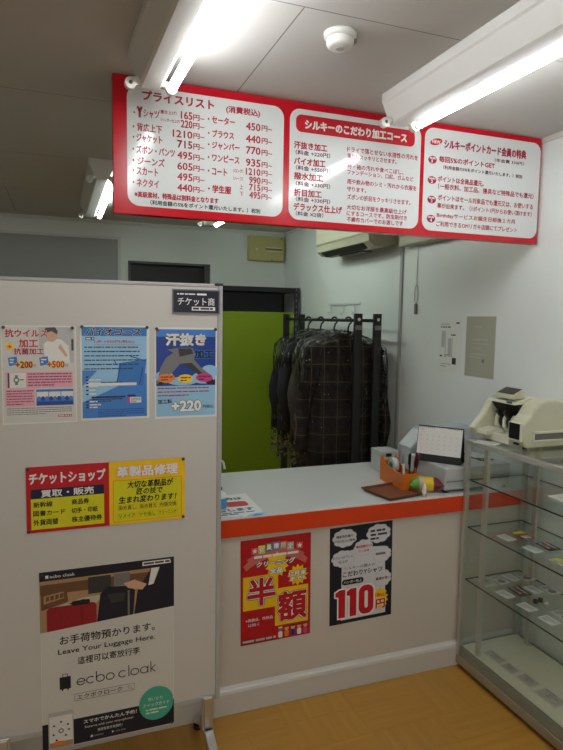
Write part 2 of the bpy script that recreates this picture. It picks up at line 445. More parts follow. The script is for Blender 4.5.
# air conditioner on the right wall
t = thing('air_conditioner', 'cream wall air conditioner high on the right wall behind the red price sign', 'air conditioner', (RX, 3.7, 2.0))
acm = mat('cream plastic', (172, 168, 144), rough=.42)
O = (RX, 3.7, 2.0)
prof = [(RX-.001, 2.02), (RX-.09, 2.0), (RX-.17, 2.005), (RX-.205, 2.03), (RX-.215, 2.09), (RX-.212, 2.25), (RX-.19, 2.285), (RX-.001, 2.29)]
MB(O).prism(prof, 'y', 3.31, 4.1, acm, bevel=.008).done('casing', t)
MB(O).prism([(RX-.215, 2.075), (RX-.222, 2.085), (RX-.220, 2.245), (RX-.213, 2.25)], 'y', 3.33, 4.08, mat('cream front', (182, 178, 156), rough=.35)).done('front_panel', t)
MB(O).prism([(RX-.165, 2.0), (RX-.168, 1.993), (RX-.208, 2.022), (RX-.204, 2.03)], 'y', 3.40, 4.02, mat('dark louvre', (38, 38, 34), rough=.5)).done('louvre', t)
MB(O).box((RX-.12, 3.55, 1.992), (RX-.05, 3.9, 2.004), mat('grey mesh', (96, 96, 90), rough=.6)).done('air_filter', t)
# duct cover and pull cord on the right wall
t = tag(MB((RX, 2.95, 1.98)).box((RX-.07, 2.72, 1.985), (RX-.001, 3.19, 2.05), acm, .012).done('pipe_cover'), 'cream pipe cover on the right wall just below the sign', 'pipe cover')
t = thing('pull_cord', 'thin hanging pull cord with a loop and a grey weight on the right wall', 'cord', (RX-.006, 3.075, 1.58))
O = (RX-.006, 3.075, 1.58)
MB(O).tube([(RX-.006, 3.07, 1.985), (RX-.006, 3.072, 1.755)], .0016, mat('grey cord', (150, 150, 148), rough=.6), 6).done('cord', t)
lp = MB(O); lp.tube([(RX-.006, 3.075 + .018*math.sin(a*PI/8), 1.70 + .055*math.cos(a*PI/8)) for a in range(17)], .0022, _M['grey cord'], 6); lp.done('loop', t)
MB(O).box((RX-.014, 3.062, 1.583), (RX-.002, 3.083, 1.645), mat('grey weight', (110, 110, 110), rough=.4), .003).done('weight', t)

# clear hook strip on the wall above the coats
t = thing('hook_strip', 'pale wall strip with small clear hooks on the right wall above the hanging coats', 'hook strip', (RX, 4.05, 1.6))
clear = mat('frosted clear plastic', (196, 200, 200), rough=.3)
O = (RX, 4.05, 1.6)
MB(O).box((RX-.012, 3.78, 1.652), (RX-.001, 4.3, 1.672), clear, .003).done('strip', t)
for y in (3.84, 4.02, 4.24):
    MB(O).tube([(RX-.012, y, 1.655), (RX-.02, y, 1.64), (RX-.014, y, 1.60), (RX-.03, y, 1.585), (RX-.042, y, 1.605)], .004, clear, 8).done('hook', t)

# ceiling vent
t = thing('ceiling_vent', 'small cream slotted vent on the ceiling of the back room', 'vent', (.70, 4.75, CZ))
O = (.70, 4.75, CZ)
MB(O).box((.60, 4.62, CZ-.02), (.80, 4.88, CZ-.001), acm, .006).done('frame', t)
m = MB(O)
for k in range(6): m.box((.62, 4.645+k*.038, CZ-.026), (.78, 4.665+k*.038, CZ-.019), mat('vent slat', (150, 148, 120), rough=.5))
m.done('slats', t)

# smoke detector
t = thing('smoke_detector', 'round white smoke detector on the ceiling between the two front light fixtures', 'smoke detector', (.757, 1.60, CZ))
O = (.757, 1.60, CZ)
MB(O).lathe((.757, 1.60, CZ), [(0, -.015), (.040, -.015), (.046, -.011), (.047, -.001), (0, -.001)], white_plastic, 36).done('base', t)
MB(O).lathe((.757, 1.60, CZ), [(0, -.041), (.026, -.041), (.035, -.038), (.039, -.030), (.039, -.018), (.035, -.015), (0, -.015)], white_plastic, 36).done('head', t)
MB(O).cyl((.757, 1.60, CZ-.0435), (.757, 1.60, CZ-.040), .012, mat('vent grey', (176, 176, 172), rough=.5)).done('sensor', t)
MB(O).box((.792, 1.587, CZ-.024), (.803, 1.609, CZ-.010), mat('label grey', (120, 120, 118), rough=.5)).done('tab', t)

# ------------------------------------------------------------------ fluorescent fixtures
def fixture(label, x, y0, y1, lit, strength, rot=0.0, hw=.066, off=.062):
    yc = (y0+y1)/2
    t = thing('ceiling_light', label, 'ceiling light', (x, yc, CZ), rot, 'fluorescent ceiling fixtures')
    L = (y1-y0)/2
    prof = [(-hw, -.001), (-hw, -.030), (-hw+.006, -.037), (-.034, -.098), (-.026, -.104), (.026, -.104), (.034, -.098), (hw-.006, -.037), (hw, -.030), (hw, -.001)]
    MB().prism(prof, 'y', -L, L, white_enamel, bevel=.003).done('housing', t)
    for sx in (-1, 1):
        for sy in (-1, 1):
            m = MB(); y = sy*(L-.02)
            m.tube([(sx*.030, y, -.088), (sx*off, y, -.097)], [.012, .013], white_plastic, 12)
            m.cyl((sx*off, y-.012*1, -.103), (sx*off, y+.012, -.103), .0165, white_plastic, 20)
            m.cyl((sx*off, y-sy*.013, -.103), (sx*off, y-sy*.0125, -.103), .006, mat('contact grey', (90, 90, 90), rough=.4), 12)
            m.done('socket', t)
    for sx in (lit if isinstance(lit, tuple) else (lit,)):
        g = MB(); g.cyl((sx*off, -L+.036, -.103), (sx*off, L-.036, -.103), .0135, emat('lit tube %g' % strength, (250, 253, 255) if strength == TUBE_FRONT else (240, 255, 246), strength), 20)
        tb = g.done('tube', t)
        for sy in (-1, 1):
            MB().cyl((sx*off, sy*(L-.036), -.103), (sx*off, sy*(L-.052), -.103), .0142, alu, 20).done('end_cap', tb)
    return t
fixture('white fluorescent fixture left of the smoke detector, its right tube lit', .290, .72, 1.945, 1, TUBE_FRONT, math.radians(1.3))
fixture('white fluorescent fixture right of the smoke detector, its right tube lit', 1.162, .72, 1.955, 1, TUBE_FRONT, math.radians(.2))
fixture('fluorescent fixture in the back room, seen left of the red price sign', .222, 3.28, 4.53, 1, TUBE_BACK)
fixture('fluorescent fixture in the back room, glimpsed just under the red price sign', 1.07, 3.28, 4.53, 1, TUBE_BACK)

# ================================================================== PRICE SIGN
SX, SY, SZ = .18, 2.128, 2.342
t = thing('price_sign', 'long red price sign with three white panels hanging under the ceiling above the counter', 'sign', (SX+.905, SY+.02, SZ-.453))
sred = mat('red sign board', (196, 14, 34), rough=.22)
O = Vector((SX+.905, SY+.02, SZ-.453))
MB(O).box((SX, SY, SZ-.453), (SX+1.81, SY+.035, SZ), sred, .002).done('board', t)
INK['panelwhite'] = (226, 230, 230)
_M['print panelwhite'] = mat('print panelwhite', INK['panelwhite'], rough=.12)
def panel(x0, y0, x1, y1):
    s = Sheet(1.81, .453, 0.0004, base=None)
    s.rrect(x0, y0, x1, y1, .04, 'panelwhite', 0)
    return s
s = panel(.046, .029, .607, .424)
s.ell(.070, .117, .0030, .0030, 'crimson', 3)
T1 = [('プライスリスト',0.096,0.057,0.249,0.033,'red',0.02),('(消費税込)',0.388,0.065,0.127,0.028,'red',0.01),('Y',0.078,0.114,0.020,0.037,'red',0.05),
('シャツ',0.100,0.116,0.053,0.027,'red',0.005),('（畳仕上げ）',0.153,0.103,0.060,0.013,'red',0),('165',0.227,0.105,0.041,0.026,'red',0.01),('円~',0.270,0.108,0.040,0.020,'red',0.01),
('（ハンガー仕上げ）',0.158,0.129,0.066,0.012,'red',0),('220',0.227,0.134,0.041,0.026,'red',0.01),('円~',0.270,0.136,0.040,0.020,'red',0.01),
('・背広上下',0.064,0.163,0.099,0.027,'red',0.01),('1210',0.199,0.169,0.069,0.025,'red',0.01),('円~',0.271,0.170,0.039,0.019,'red',0.01),
('・ジャケット',0.064,0.198,0.099,0.027,'red',0.01),('715',0.215,0.203,0.053,0.026,'red',0.01),('円~',0.271,0.206,0.039,0.020,'red',0.01),
('・ズボン・パンツ',0.063,0.236,0.144,0.027,'red',0.01),('495',0.215,0.240,0.053,0.026,'red',0.01),('円~',0.271,0.243,0.040,0.020,'red',0.01),
('・ジーンズ',0.063,0.273,0.109,0.027,'red',0.01),('605',0.215,0.277,0.054,0.026,'red',0.01),('円~',0.271,0.280,0.040,0.020,'red',0.01),
('・スカート',0.063,0.307,0.086,0.027,'red',0.01),('495',0.215,0.313,0.054,0.026,'red',0.01),('円~',0.271,0.317,0.040,0.020,'red',0.01),
('・ネクタイ',0.063,0.346,0.089,0.027,'red',0.01),('440',0.215,0.350,0.054,0.026,'red',0.01),('円~',0.271,0.353,0.040,0.020,'red',0.01),
('・セーター',0.322,0.106,0.099,0.026,'red',0.01),('450',0.462,0.113,0.055,0.027,'red',0.01),('円~',0.521,0.113,0.040,0.020,'red',0.01),
('・ブラウス',0.323,0.153,0.095,0.026,'red',0.01),('440',0.462,0.156,0.056,0.027,'red',0.01),('円~',0.522,0.158,0.040,0.021,'red',0.01),
('・ジャンパー',0.323,0.193,0.116,0.026,'red',0.01),('770',0.463,0.196,0.055,0.027,'red',0.01),('円~',0.522,0.199,0.041,0.020,'red',0.01),
('・ワンピース',0.323,0.236,0.116,0.026,'red',0.01),('935',0.463,0.239,0.056,0.027,'red',0.01),('円~',0.523,0.242,0.040,0.020,'red',0.01),
('・コート',0.323,0.283,0.070,0.027,'red',0.01),('（ロング）',0.417,0.273,0.036,0.014,'red',0),('1210',0.463,0.271,0.056,0.025,'red',0.01),('円~',0.523,0.272,0.041,0.019,'red',0.01),
('（ハーフ）',0.417,0.300,0.036,0.014,'red',0),('990',0.476,0.300,0.044,0.025,'red',0.01),('円~',0.524,0.302,0.040,0.019,'red',0.01),
('・学生服',0.324,0.344,0.086,0.028,'red',0.015),('上',0.441,0.328,0.012,0.016,'red',0),('715',0.476,0.326,0.044,0.024,'red',0.01),('円~',0.524,0.329,0.041,0.019,'red',0.01),
('下',0.442,0.353,0.012,0.016,'red',0),('495',0.477,0.353,0.044,0.025,'red',0.01),('円~',0.524,0.356,0.041,0.019,'red',0.01),
('※高級素材、特殊品は別料金となります',0.069,0.385,0.294,0.021,'red',0.02),('（利用金額の5%をポイント還元いたします。）税別',0.122,0.409,0.398,0.017,'black',0.01)]
def put_texts(s, T):
    for a in T: s.text(a[0], a[1], a[2], a[3], a[4], 'crimson' if a[5] == 'red' else a[5], a[6] + .022, L=3)
put_texts(s, T1)
P0 = Vector((SX, SY-.0002, SZ)) - O
s.done('price_panel', P0, parent=t)
s = panel(.631, .026, 1.195, .428)
s.rrect(.655, .045, 1.166, .108, .022, 'signred', 1)
T2 = [('シルキーのこだわり加工コース',0.690,0.078,0.440,0.036,'white',0.03),('汗抜き加工',0.648,0.156,0.136,0.027,'red',0.02),('（料金 +220円）',0.655,0.182,0.142,0.018,'dark',0.01),
('バイオ加工',0.649,0.214,0.129,0.028,'red',0.02),('（料金 +550円）',0.657,0.238,0.141,0.018,'dark',0.01),('撥水加工',0.650,0.268,0.120,0.028,'red',0.02),('（料金 +330円）',0.658,0.295,0.142,0.018,'dark',0.01),
('折目加工',0.651,0.328,0.114,0.028,'red',0.02),('（料金 +330円）',0.659,0.352,0.142,0.018,'dark',0.01),('デラックス仕上げ',0.650,0.380,0.202,0.029,'red',0.02),('（料金 X2倍）',0.660,0.405,0.114,0.017,'dark',0.01),
('ドライで落とせない水溶性の汚れを',0.867,0.148,0.317,0.021,'mag',0.005),('落としスッキリとさせます。',0.868,0.173,0.218,0.019,'mag',0.005),('衿・袖の汚れや食べこぼし、',0.869,0.211,0.250,0.020,'mag',0.005),
('ファンデーション、口紅、ガムなど',0.870,0.233,0.296,0.019,'mag',0.005),('雨や飲み物のシミ・汚れから衣服を',0.871,0.268,0.311,0.020,'mag',0.005),('守ります。',0.871,0.296,0.083,0.019,'mag',0.005),
('ズボンの折目をクッキリさせます。',0.872,0.326,0.284,0.021,'mag',0.005),('大切なお洋服を最高級仕上げ',0.871,0.365,0.269,0.020,'mag',0.005),('にするコースです。防虫剤付き',0.872,0.388,0.270,0.020,'mag',0.005),('不織布カバーでのお渡しです',0.873,0.411,0.252,0.020,'mag',0.005)]
put_texts(s, T2)
s.done('course_panel', P0, parent=t)
s = panel(1.213, .022, 1.805, .429)
s.ell(1.267, .075, .030, .013, 'signred', 1, rot=-.25)
for cx, cy in ((1.2525, .147), (1.2535, .2275), (1.2555, .305), (1.256, .3815)): s.ell(cx, cy, .0205, .0155, 'mag', 1)
T3 = [('シルキーポイントカード会員の特典',1.305,0.078,0.421,0.038,'mag',0.02),('（年会費 330円）',1.560,0.116,0.156,0.016,'dark',0.0),('毎回5%のポイントGET',1.283,0.140,0.280,0.025,'red',0.015),
('（利用金額の5%をポイント還元いたします。）税別',1.305,0.171,0.405,0.016,'dark',0.01),('ポイントは全商品還元。',1.281,0.219,0.229,0.024,'red',0.01),('（一般衣料、加工品、寝具など特殊品でも還元）',1.283,0.248,0.495,0.024,'mag',0.005),
('ポイントはセール対象品でも還元又は、お使いする',1.285,0.293,0.492,0.024,'red',0.005),('事が出来ます。（1ポイント1円からお使い頂けます）',1.283,0.326,0.490,0.022,'red',0.005),
('Birthdayサービスお誕生日前後１カ月',1.283,0.365,0.400,0.023,'red',0.005),('ご利用できるOMリガキ店頭にてプレゼント',1.282,0.399,0.415,0.022,'mag',0.005),
('NEW',1.247,0.075,0.040,0.014,'white',0.02),('特典',1.238,0.141,0.029,0.009,'white',0.01),('1',1.248,0.153,0.008,0.013,'white',0.03),('特典',1.239,0.2215,0.029,0.009,'white',0.01),('2',1.249,0.233,0.009,0.013,'white',0.03),
('特典',1.241,0.299,0.029,0.009,'white',0.01),('3',1.251,0.3105,0.009,0.013,'white',0.03),('特典',1.2415,0.3755,0.029,0.009,'white',0.01),('4',1.2515,0.387,0.009,0.013,'white',0.03)]
put_texts(s, T3)
s.done('member_panel', P0, parent=t)

# ================================================================== PARTITION
PY = 1.94; PX0, PX1, PZ0, PZ1 = -.27, .512, .2, 1.652
t = thing('partition_panel', 'tall white freestanding partition board with posters, standing left of the counter', 'partition', (.12, PY+.02, 0))
O = (.12, PY+.02, 0)
part_m = mat('white partition board', (208, 206, 200), rough=.5, bump=.05, bscale=250)
frm = mat('pale grey frame', (176, 176, 174), rough=.4)
MB(O).box((PX0+.018, PY, PZ0+.02), (PX1-.018, PY+.03, PZ1-.012), part_m).done('board', t)
m = MB(O)
m.box((PX1-.018, PY-.002, PZ0), (PX1, PY+.032, PZ1), frm, .004).box((PX0, PY-.002, PZ0), (PX0+.018, PY+.032, PZ1), frm, .004)
m.box((PX0+.018, PY-.001, PZ1-.012), (PX1-.018, PY+.031, PZ1), frm, .003).box((PX0+.018, PY-.001, PZ0), (PX1-.018, PY+.031, PZ0+.02), frm, .003)
m.done('frame', t)
for x in (PX0+.009, PX1-.012): MB(O).box((x-.016, PY-.004, PZ1-.006), (x+.013, PY+.034, PZ1+.003), mat('dark corner cap', (48, 48, 48), rough=.5), .003).done('corner_cap', t)
for x in (-.185, .466):
    l = MB(O).box((x-.020, PY-.012, .10), (x+.020, PY-.003, .225), alu, .002).box((x-.014, PY-.018, .10), (x+.014, PY-.011, .222), alu, .002)
    l = l.done('leg', t)
    MB(O).box((x-.018, PY-.03, .085), (x+.018, PY+.05, .11), alu, .004).done('leg_bracket', l)
    fb = MB(O)
    fb.prism([(PY-.30, .012), (PY-.30, .026), (PY-.03, .11), (PY+.06, .11), (PY+.165, .026), (PY+.165, .012), (PY+.06, .075), (PY-.03, .075)], 'x', x-.016, x+.016, alu, bevel=.003)
    fb.done('foot_bar', l)
    for yy in (PY-.285, PY+.15): MB(O).cyl((x, yy, 0), (x, yy, .014), .016, black_plastic, 16).done('foot_pad', l)

# ---- posters on the partition
pin_m = mat('dark push pin', (58, 52, 50), rough=.35)
def pin(parent, x, y, m=pin_m):
    p = MB(); p.cyl((x, -y, .0004), (x, -y, .004), .0052, m, 14); p.cyl((x, -y, .004), (x, -y, .008), .0042, m, 14, .0036)
    return p.done('push_pin', parent)
FACE = PY - .0003
# antivirus poster
s = Sheet(.21, .297, .0005, 'paper')
s.rect(.003, .004, .207, .293, 'offwhite', 0)
s.poly([(.104, .004), (.203, .004), (.203, .112), (.118, .112), (.104, .06)], 'lightgrey', 1)
s.poly([(.118, .112), (.118, .055), (.135, .040), (.165, .040), (.188, .06), (.192, .112)], 'paper', 2)
s.ell(.140, .027, .017, .022, 'skin', 3); s.poly([(.118, .018), (.124, .006), (.150, .004), (.158, .016), (.156, .026), (.140, .016), (.124, .022)], 'charcoal', 4)
s.poly([(.165, .055), (.186, .090), (.180, .095), (.158, .065)], 'skin', 3); s.rect(.196, .04, .203, .075, 'charcoal', 2)
s.text('抗ウイルス', .011, .023, .118, .025, 'red', .04, L=7, outline='paper', ow=.05)
s.text('加工', .048, .053, .054, .026, 'red', .04, outline='paper', ow=.05)
s.ell(.024, .062, .011, .011, 'yellow', 2); s.text('+', .017, .062, .014, .014, 'red', .06)
s.text('抗菌加工', .034, .077, .084, .020, 'mag', .04, outline='paper', ow=.05)
for x in (.018, .104):
    s.poly([(x, .097), (x+.024, .092), (x+.027, .116), (x+.003, .121)], 'blue', 3)
    s.lines(x+.005, .100, x+.022, 2, .008, .004, 'paper', 4)
s.text('+200', .038, .117, .048, .021, 'red', .04, outline='yellow', ow=.06); s.text('円', .088, .121, .007, .009, 'red', 0)
s.text('+500', .126, .117, .050, .021, 'red', .04, outline='yellow', ow=.06); s.text('円', .178, .121, .007, .009, 'red', 0)
s.rect(.010, .139, .200, .188, 'pink', 1); s.rect(.016, .142, .066, .186, 'paper', 2); s.rect(.016, .142, .021, .186, 'charcoal', 3)
s.ring(.040, .163, .008, .003, 'charcoal', 3); s.rect(.036, .148, .044, .156, 'grey', 3); s.rect(.036, .170, .044, .178, 'grey', 3); s.rect(.050, .161, .060, .164, 'charcoal', 3)
s.lines(.071, .144, .195, 5, .0085, .003, 'dred')
s.rect(.008, .191, .090, .243, 'pink', 1); s.lines(.012, .195, .086, 6, .008, .0026, 'dred')
s.rect(.094, .193, .200, .242, 'blue', 1); s.rect(.095, .200, .128, .222, 'paper', 2); s.rect(.130, .200, .163, .222, 'paper', 2); s.rect(.165, .200, .199, .222, 'paper', 2)
for i in range(9): s.ell(.101+i*.0115, .221, .006, .007, ('sky', 'deepblue')[i % 2], 3)
s.rect(.094, .230, .200, .242, 'deepblue', 4)
s.lines(.012, .248, .195, 4, .006, .0022, 'grey'); s.rect(.155, .272, .195, .279, 'red', 1); s.lines(.157, .274, .193, 1, 1, .003, 'paper', 2, last=1)
o = tag(s.done('poster', (-.161, FACE, 1.509)), 'poster with red lettering and pink boxes, leftmost of the upper three on the partition', 'poster', 'posters pinned on the partition')
for x in (.008, .200): pin(o, x, .006)
# bio course poster
s = Sheet(.21, .297, .0005, 'paper')
s.rect(.005, .005, .202, .290, 'lightblue', 0); s.rect(.005, .140, .202, .290, 'sky', 1)
s.poly([(.005, .19), (.05, .14), (.12, .135), (.202, .11), (.202, .15), (.005, .24)], 'lightblue', 2)
s.rect(.005, .005, .202, .033, 'blue', 2); s.text('バイオコース', .016, .0195, .168, .024, 'midnight', .04, skew=.2, outline='paper', ow=.03)
s.rect(.016, .037, .042, .046, 'navy', 2); s.lines(.018, .0395, .04, 1, 1, .004, 'paper', 3, last=1)
s.text('1点 +550円(税込)', .042, .0505, .122, .011, 'red', .02); s.rect(.042, .060, .190, .0608, 'mag', 3)
s.lines(.012, .066, .180, 6, .0135, .0035, 'navy', 3, last=.9)
s.poly([(.116, .118), (.202, .105), (.190, .190), (.108, .190)], 'blue', 2)
for a in (((.120, .119), (.123, .119), (.110, .180), (.107, .180)), ((.188, .130), (.191, .130), (.180, .188), (.177, .188)), ((.150, .095), (.198, .110), (.198, .113), (.150, .098)), ((.100, .108), (.103, .108), (.110, .125), (.107, .125))): s.poly(a, 'deepblue', 4)
s.rect(.016, .180, .170, .189, 'paper', 4); s.lines(.06, .1765, .168, 1, 1, .003, 'navy', 5)
for i, (y, x1) in enumerate(((.158, .03), (.168, .06), (.178, .06), (.188, .055), (.200, .05), (.212, .05), (.236, .05), (.246, .06), (.254, .05))): s.rect(.016, y, .023, y+.005, 'navy', 5); s.lines(.026, y, x1, 1, 1, .004, 'paper', 5, last=1)
s.rect(.032, .222, .134, .2275, 'navy', 3); s.lines(.034, .230, .130, 2, .006, .003, 'navy')
s.rect(.141, .219, .166, .2255, 'navy', 3); s.rect(.141, .226, .148, .246, 'magenta', 3); s.rect(.149, .227, .184, .245, 'paper', 3); s.lines(.152, .230, .182, 3, .005, .0025, 'grey', 4)
s.lines(.05, .264, .195, 4, .0065, .0022, 'deepblue')
o = tag(s.done('poster.001', (.0605, FACE, 1.512)), 'light blue small print poster, middle of the upper three on the partition', 'poster', 'posters pinned on the partition')
for x in (.006, .203): pin(o, x, .005)
# sweat removal poster
s = Sheet(.205, .297, .0005, 'paper')
s.rect(.004, .006, .200, .190, 'deepblue', 0)
s.rect(.004, .006, .200, .03, 'sky', 1)
for cx, cy, rx, ry in ((.18, .145, .03, .022), (.16, .165, .04, .02), (.03, .16, .03, .02), (.09, .175, .05, .014)): s.ell(cx, cy, rx, ry, 'lightblue', 1)
s.poly([(.040, .072), (.075, .066), (.122, .066), (.135, .085), (.128, .105), (.150, .130), (.188, .160), (.196, .184), (.172, .186), (.150, .160), (.105, .128), (.082, .118), (.062, .140), (.034, .172), (.026, .186), (.005, .186), (.010, .165), (.018, .130), (.036, .098), (.060, .082)], 'grey', 2)
s.poly([(.075, .068), (.118, .068), (.125, .085), (.080, .095)], 'charcoal', 3); s.poly([(.082, .118), (.105, .128), (.150, .160), (.172, .186), (.190, .182), (.150, .145), (.12, .115)], 'charcoal', 3)
s.poly([(.005, .186), (.026, .186), (.034, .172), (.020, .172)], 'black', 3); s.poly([(.172, .188), (.196, .188), (.200, .176), (.190, .17)], 'black', 3)
s.text('汗抜き', .034, .039, .134, .042, 'white', .06, outline='navy', ow=.03); s.text('加工', .128, .087, .066, .030, 'midnight', .05, outline='sky', ow=.05)
s.ell(.010, .010, .006, .003, 'red', 2)
for x0, y0, x1, y1, c in ((.007, .149, .067, .181, 'orange'), (.071, .152, .127, .182, 'yellow'), (.131, .149, .193, .180, 'magenta')):
    s.star((x0+x1)/2, (y0+y1)/2, (x1-x0)/2, (y1-y0)/2, c, 16, .85, 4); s.lines(x0+.012, y0+.010, x1-.010, 2, .009, .004, 'dark', 5)
s.rect(.004, .190, .200, .290, 'lightblue', 1)
s.lines(.009, .196, .178, 3, .012, .0036, 'mag')
s.text('加工料', .009, .241, .046, .015, 'navy', .03); s.text('+220', .053, .2575, .100, .038, 'white', .06, outline='charcoal', ow=.04); s.text('円(税込)', .158, .262, .036, .013, 'navy', .01)
o = tag(s.done('poster.002', (.288, FACE, 1.508)), 'blue poster with striding grey trousers, rightmost of the upper three on the partition', 'poster', 'posters pinned on the partition')
for x in (.006, .199): pin(o, x, .005)
# ticket plate
s = Sheet(.158, .079, .004, mat('silver plate rim', (120, 122, 128), rough=.35, metal=.4))
s.rect(.004, .004, .154, .075, 'midnight', 0)
s.lines(.016, .0135, .078, 1, 1, .004, 'white', 2, last=1); s.rect(.081, .0125, .113, .0185, 'white', 1)
s.text('チケット商', .018, .039, .122, .026, 'white', .01); s.rect(.064, .056, .142, .068, 'white', 1); s.lines(.068, .059, .138, 1, 1, .006, 'charcoal', 2, last=1)
tag(s.done('ticket_plate', (.343, PY-.0003, 1.632)), 'small dark navy sign plate with white lettering at the upper right corner of the partition', 'sign')
# red and yellow double board
s = Sheet(.488, .207, .002, 'signred')
INK['shopyellow'] = (222, 218, 30)
s.rect(.2445, 0, .488, .207, 'yellow', 0)
s.text('チケットショップ', .008, .037, .226, .037, 'white', .035)
s.rect(.013, .070, .2285, .100, 'navy', 1); s.text('買取・販売', .042, .085, .156, .024, 'white', .03)
s.rect(.013, .100, .2285, .197, 'shopyellow', 1)
for a in (('新幹線',.020,.1185,.055,.018),('商品券',.131,.1185,.052,.018),('図書カード',.019,.146,.092,.018),('切手・印紙',.130,.147,.079,.018),('外貨両替',.019,.175,.072,.020),('株主優待券',.130,.175,.092,.019)): s.text(*a, 'black', .02)
s.text('革製品修理', .267, .034, .198, .037, 'white', .04, outline='orange', ow=.03)
s.rrect(.256, .061, .477, .199, .004, 'orange', 1); s.rrect(.258, .063, .475, .197, .004, 'shopyellow', 2)
for a in (('大切な革製品が',.301,.078,.147,.025),('匠の技で',.330,.102,.084,.022),('生まれ変わります！',.274,.127,.185,.024)): s.text(*a, 'black', .03, skew=.12)
for i, x in enumerate((.270, .337, .402)): s.rect(x, .1435, x+.060, .1615, 'orange', 3); s.rect(x+.001, .1445, x+.059, .1605, 'shopyellow', 4); s.rect(x-(0, .004, .004)[i], .170, x+(.058, .062, .062)[i], .189, 'orange', 3); s.rect(x-(0, .004, .004)[i]+.001, .171, x+(.058, .062, .062)[i]-.001, .188, 'shopyellow', 4)
for a in (('染め直し',.273,.1525,.054,.014),('染め替え',.340,.1525,.054,.014),('内張交換',.405,.1525,.054,.014),('リメイク',.274,.1795,.050,.014),('ツヤ出し',.337,.1795,.054,.014),('クリーニング',.401,.1795,.058,.013)): s.text(*a, 'black', .01)
o = tag(s.done('shop_board', (-.102, PY-.0003, 1.078), tilt=0), 'wide sign, red left half and yellow right half, pinned across the middle of the partition', 'sign')
for x, y in ((.006, .006), (.482, .005), (.006, .201), (.482, .201)): pin(o, x, y)
# luggage poster
s = Sheet(.420, .594, .0006, 'paper')
s.rect(.002, 0, .418, .592, 'offwhite', 0)
s.poly([(0, .030), (.42, .030), (.42, .172), (0, .198)], 'tan', 1)
s.rect(.002, .042, .42, .075, 'brown', 2)
s.poly([(.004, .060), (.08, .056), (.084, .105), (.004, .125)], 'brown', 3); s.poly([(.012, .078), (.070, .070), (.072, .092), (.012, .105)], 'tan', 4)
for i in range(4): s.poly([(.018+i*.014, .082-i*.0018), (.028+i*.014, .0805-i*.0018), (.028+i*.014, .094-i*.002), (.018+i*.014, .098-i*.002)], 'brown', 5)
s.poly([(.06, .115), (.13, .098), (.20, .098), (.16, .13), (.02, .135)], 'beige', 3); s.poly([(.085, .112), (.13, .104), (.14, .108), (.095, .118)], 'charcoal', 4)
s.rect(.145, .035, .215, .09, 'charcoal', 3); s.rect(.225, .035, .275, .075, 'grey', 3)
s.rrect(.020, .118, .170, .205, .014, 'case_red', 5); s.poly([(0, .198), (.42, .172), (.42, .26), (0, .26)], 'offwhite', 8)
s.rect(.060, .135, .062, .19, 'dred', 6); s.rect(.120, .128, .130, .19, 'dred', 6); s.rrect(.095, .106, .150, .122, .006, 'black', 6)
s.poly([(.170, .193), (.182, .095), (.205, .074), (.270, .080), (.292, .098), (.285, .186)], 'midnight', 6)
s.poly([(.205, .10), (.262, .10), (.255, .13), (.215, .13)], 'charcoal', 7); s.rect(.268, .095, .274, .185, 'grey', 7)
s.poly([(.288, .183), (.30, .10), (.345, .030), (.42, .030), (.42, .174)], 'midnight', 5)
s.poly([(.345, .030), (.372, .030), (.352, .085), (.335, .088)], 'paper', 6); s.poly([(.255, .070), (.29, .062), (.33, .082), (.315, .100), (.27, .088)], 'skin', 7)
s.rect(.0, 0, .42, .030, 'midnight', 3); s.rect(.018, .012, .027, .022, 'white', 4); s.text('ecbo cloak', .031, .017, .074, .010, 'white', .01)
s.rect(.316, .006, .410, .020, 'white', 4); s.lines(.320, .010, .405, 1, 1, .006, 'charcoal', 5, last=1)
s.text('お手荷物預かります。', .056, .232, .300, .030, 'black', .02, L=9); s.text('Leave Your Luggage Here.', .051, .272, .306, .022, 'black', .012, L=9); s.text('這裡可以寄放行李', .109, .308, .197, .026, 'black', .01, L=9)
# suitcase mark and word mark
s.rect(.054, .355, .088, .396, 'midnight', 2); s.rect(.063, .346, .065, .356, 'midnight', 2); s.rect(.077, .346, .079, .356, 'midnight', 2); s.rect(.063, .345, .079, .347, 'midnight', 2)
s.rect(.060, .396, .065, .401, 'midnight', 2); s.rect(.077, .396, .082, .401, 'midnight', 2)
yb, r_, w_ = .3805, .0125, .0030       # x-height circle centre, radius, stroke
def wm_e(x): s.arc(x, yb, r_*1.12, r_, 30, 360, w_, 'black'); s.bar(x-r_*1.05, yb, x+r_*1.10, yb, w_, 'black')
def wm_c(x): s.arc(x, yb, r_*1.12, r_, 45, 315, w_, 'black')
def wm_o(x): s.arc(x, yb, r_*1.12, r_, 0, 360, w_, 'black', n=24)
wm_e(.119); wm_c(.149); wm_o(.179); s.bar(.1665, yb-.026, .1665, yb, w_, 'black'); wm_o(.210)
wm_c(.250); s.bar(.270, yb-.026, .270, yb+r_, w_, 'black'); wm_o(.289); wm_o(.320); s.bar(.3325, yb-r_, .3325, yb+r_, w_, 'black')
s.bar(.342, yb-.026, .342, yb+r_, w_, 'black'); s.bar(.343, yb+.001, .357, yb-r_, w_, 'black'); s.bar(.343, yb-.001, .357, yb+r_, w_, 'black')
for x0, y0, x1, y1 in ((.098, .4195, .288, .421), (.098, .443, .288, .4445), (.098, .4195, .0995, .4445), (.2865, .4195, .288, .4445)): s.rect(x0, y0, x1, y1, 'grey', 2)
s.text('エクボクローク', .106, .432, .142, .016, 'black', .01); s.ring(.272, .431, .006, .0015, 'grey', 2); s.poly([(.276, .435), (.278, .4345), (.283, .440), (.281, .441)], 'grey', 2)
s.rect(0, .505, .42, .592, 'midnight', 1)
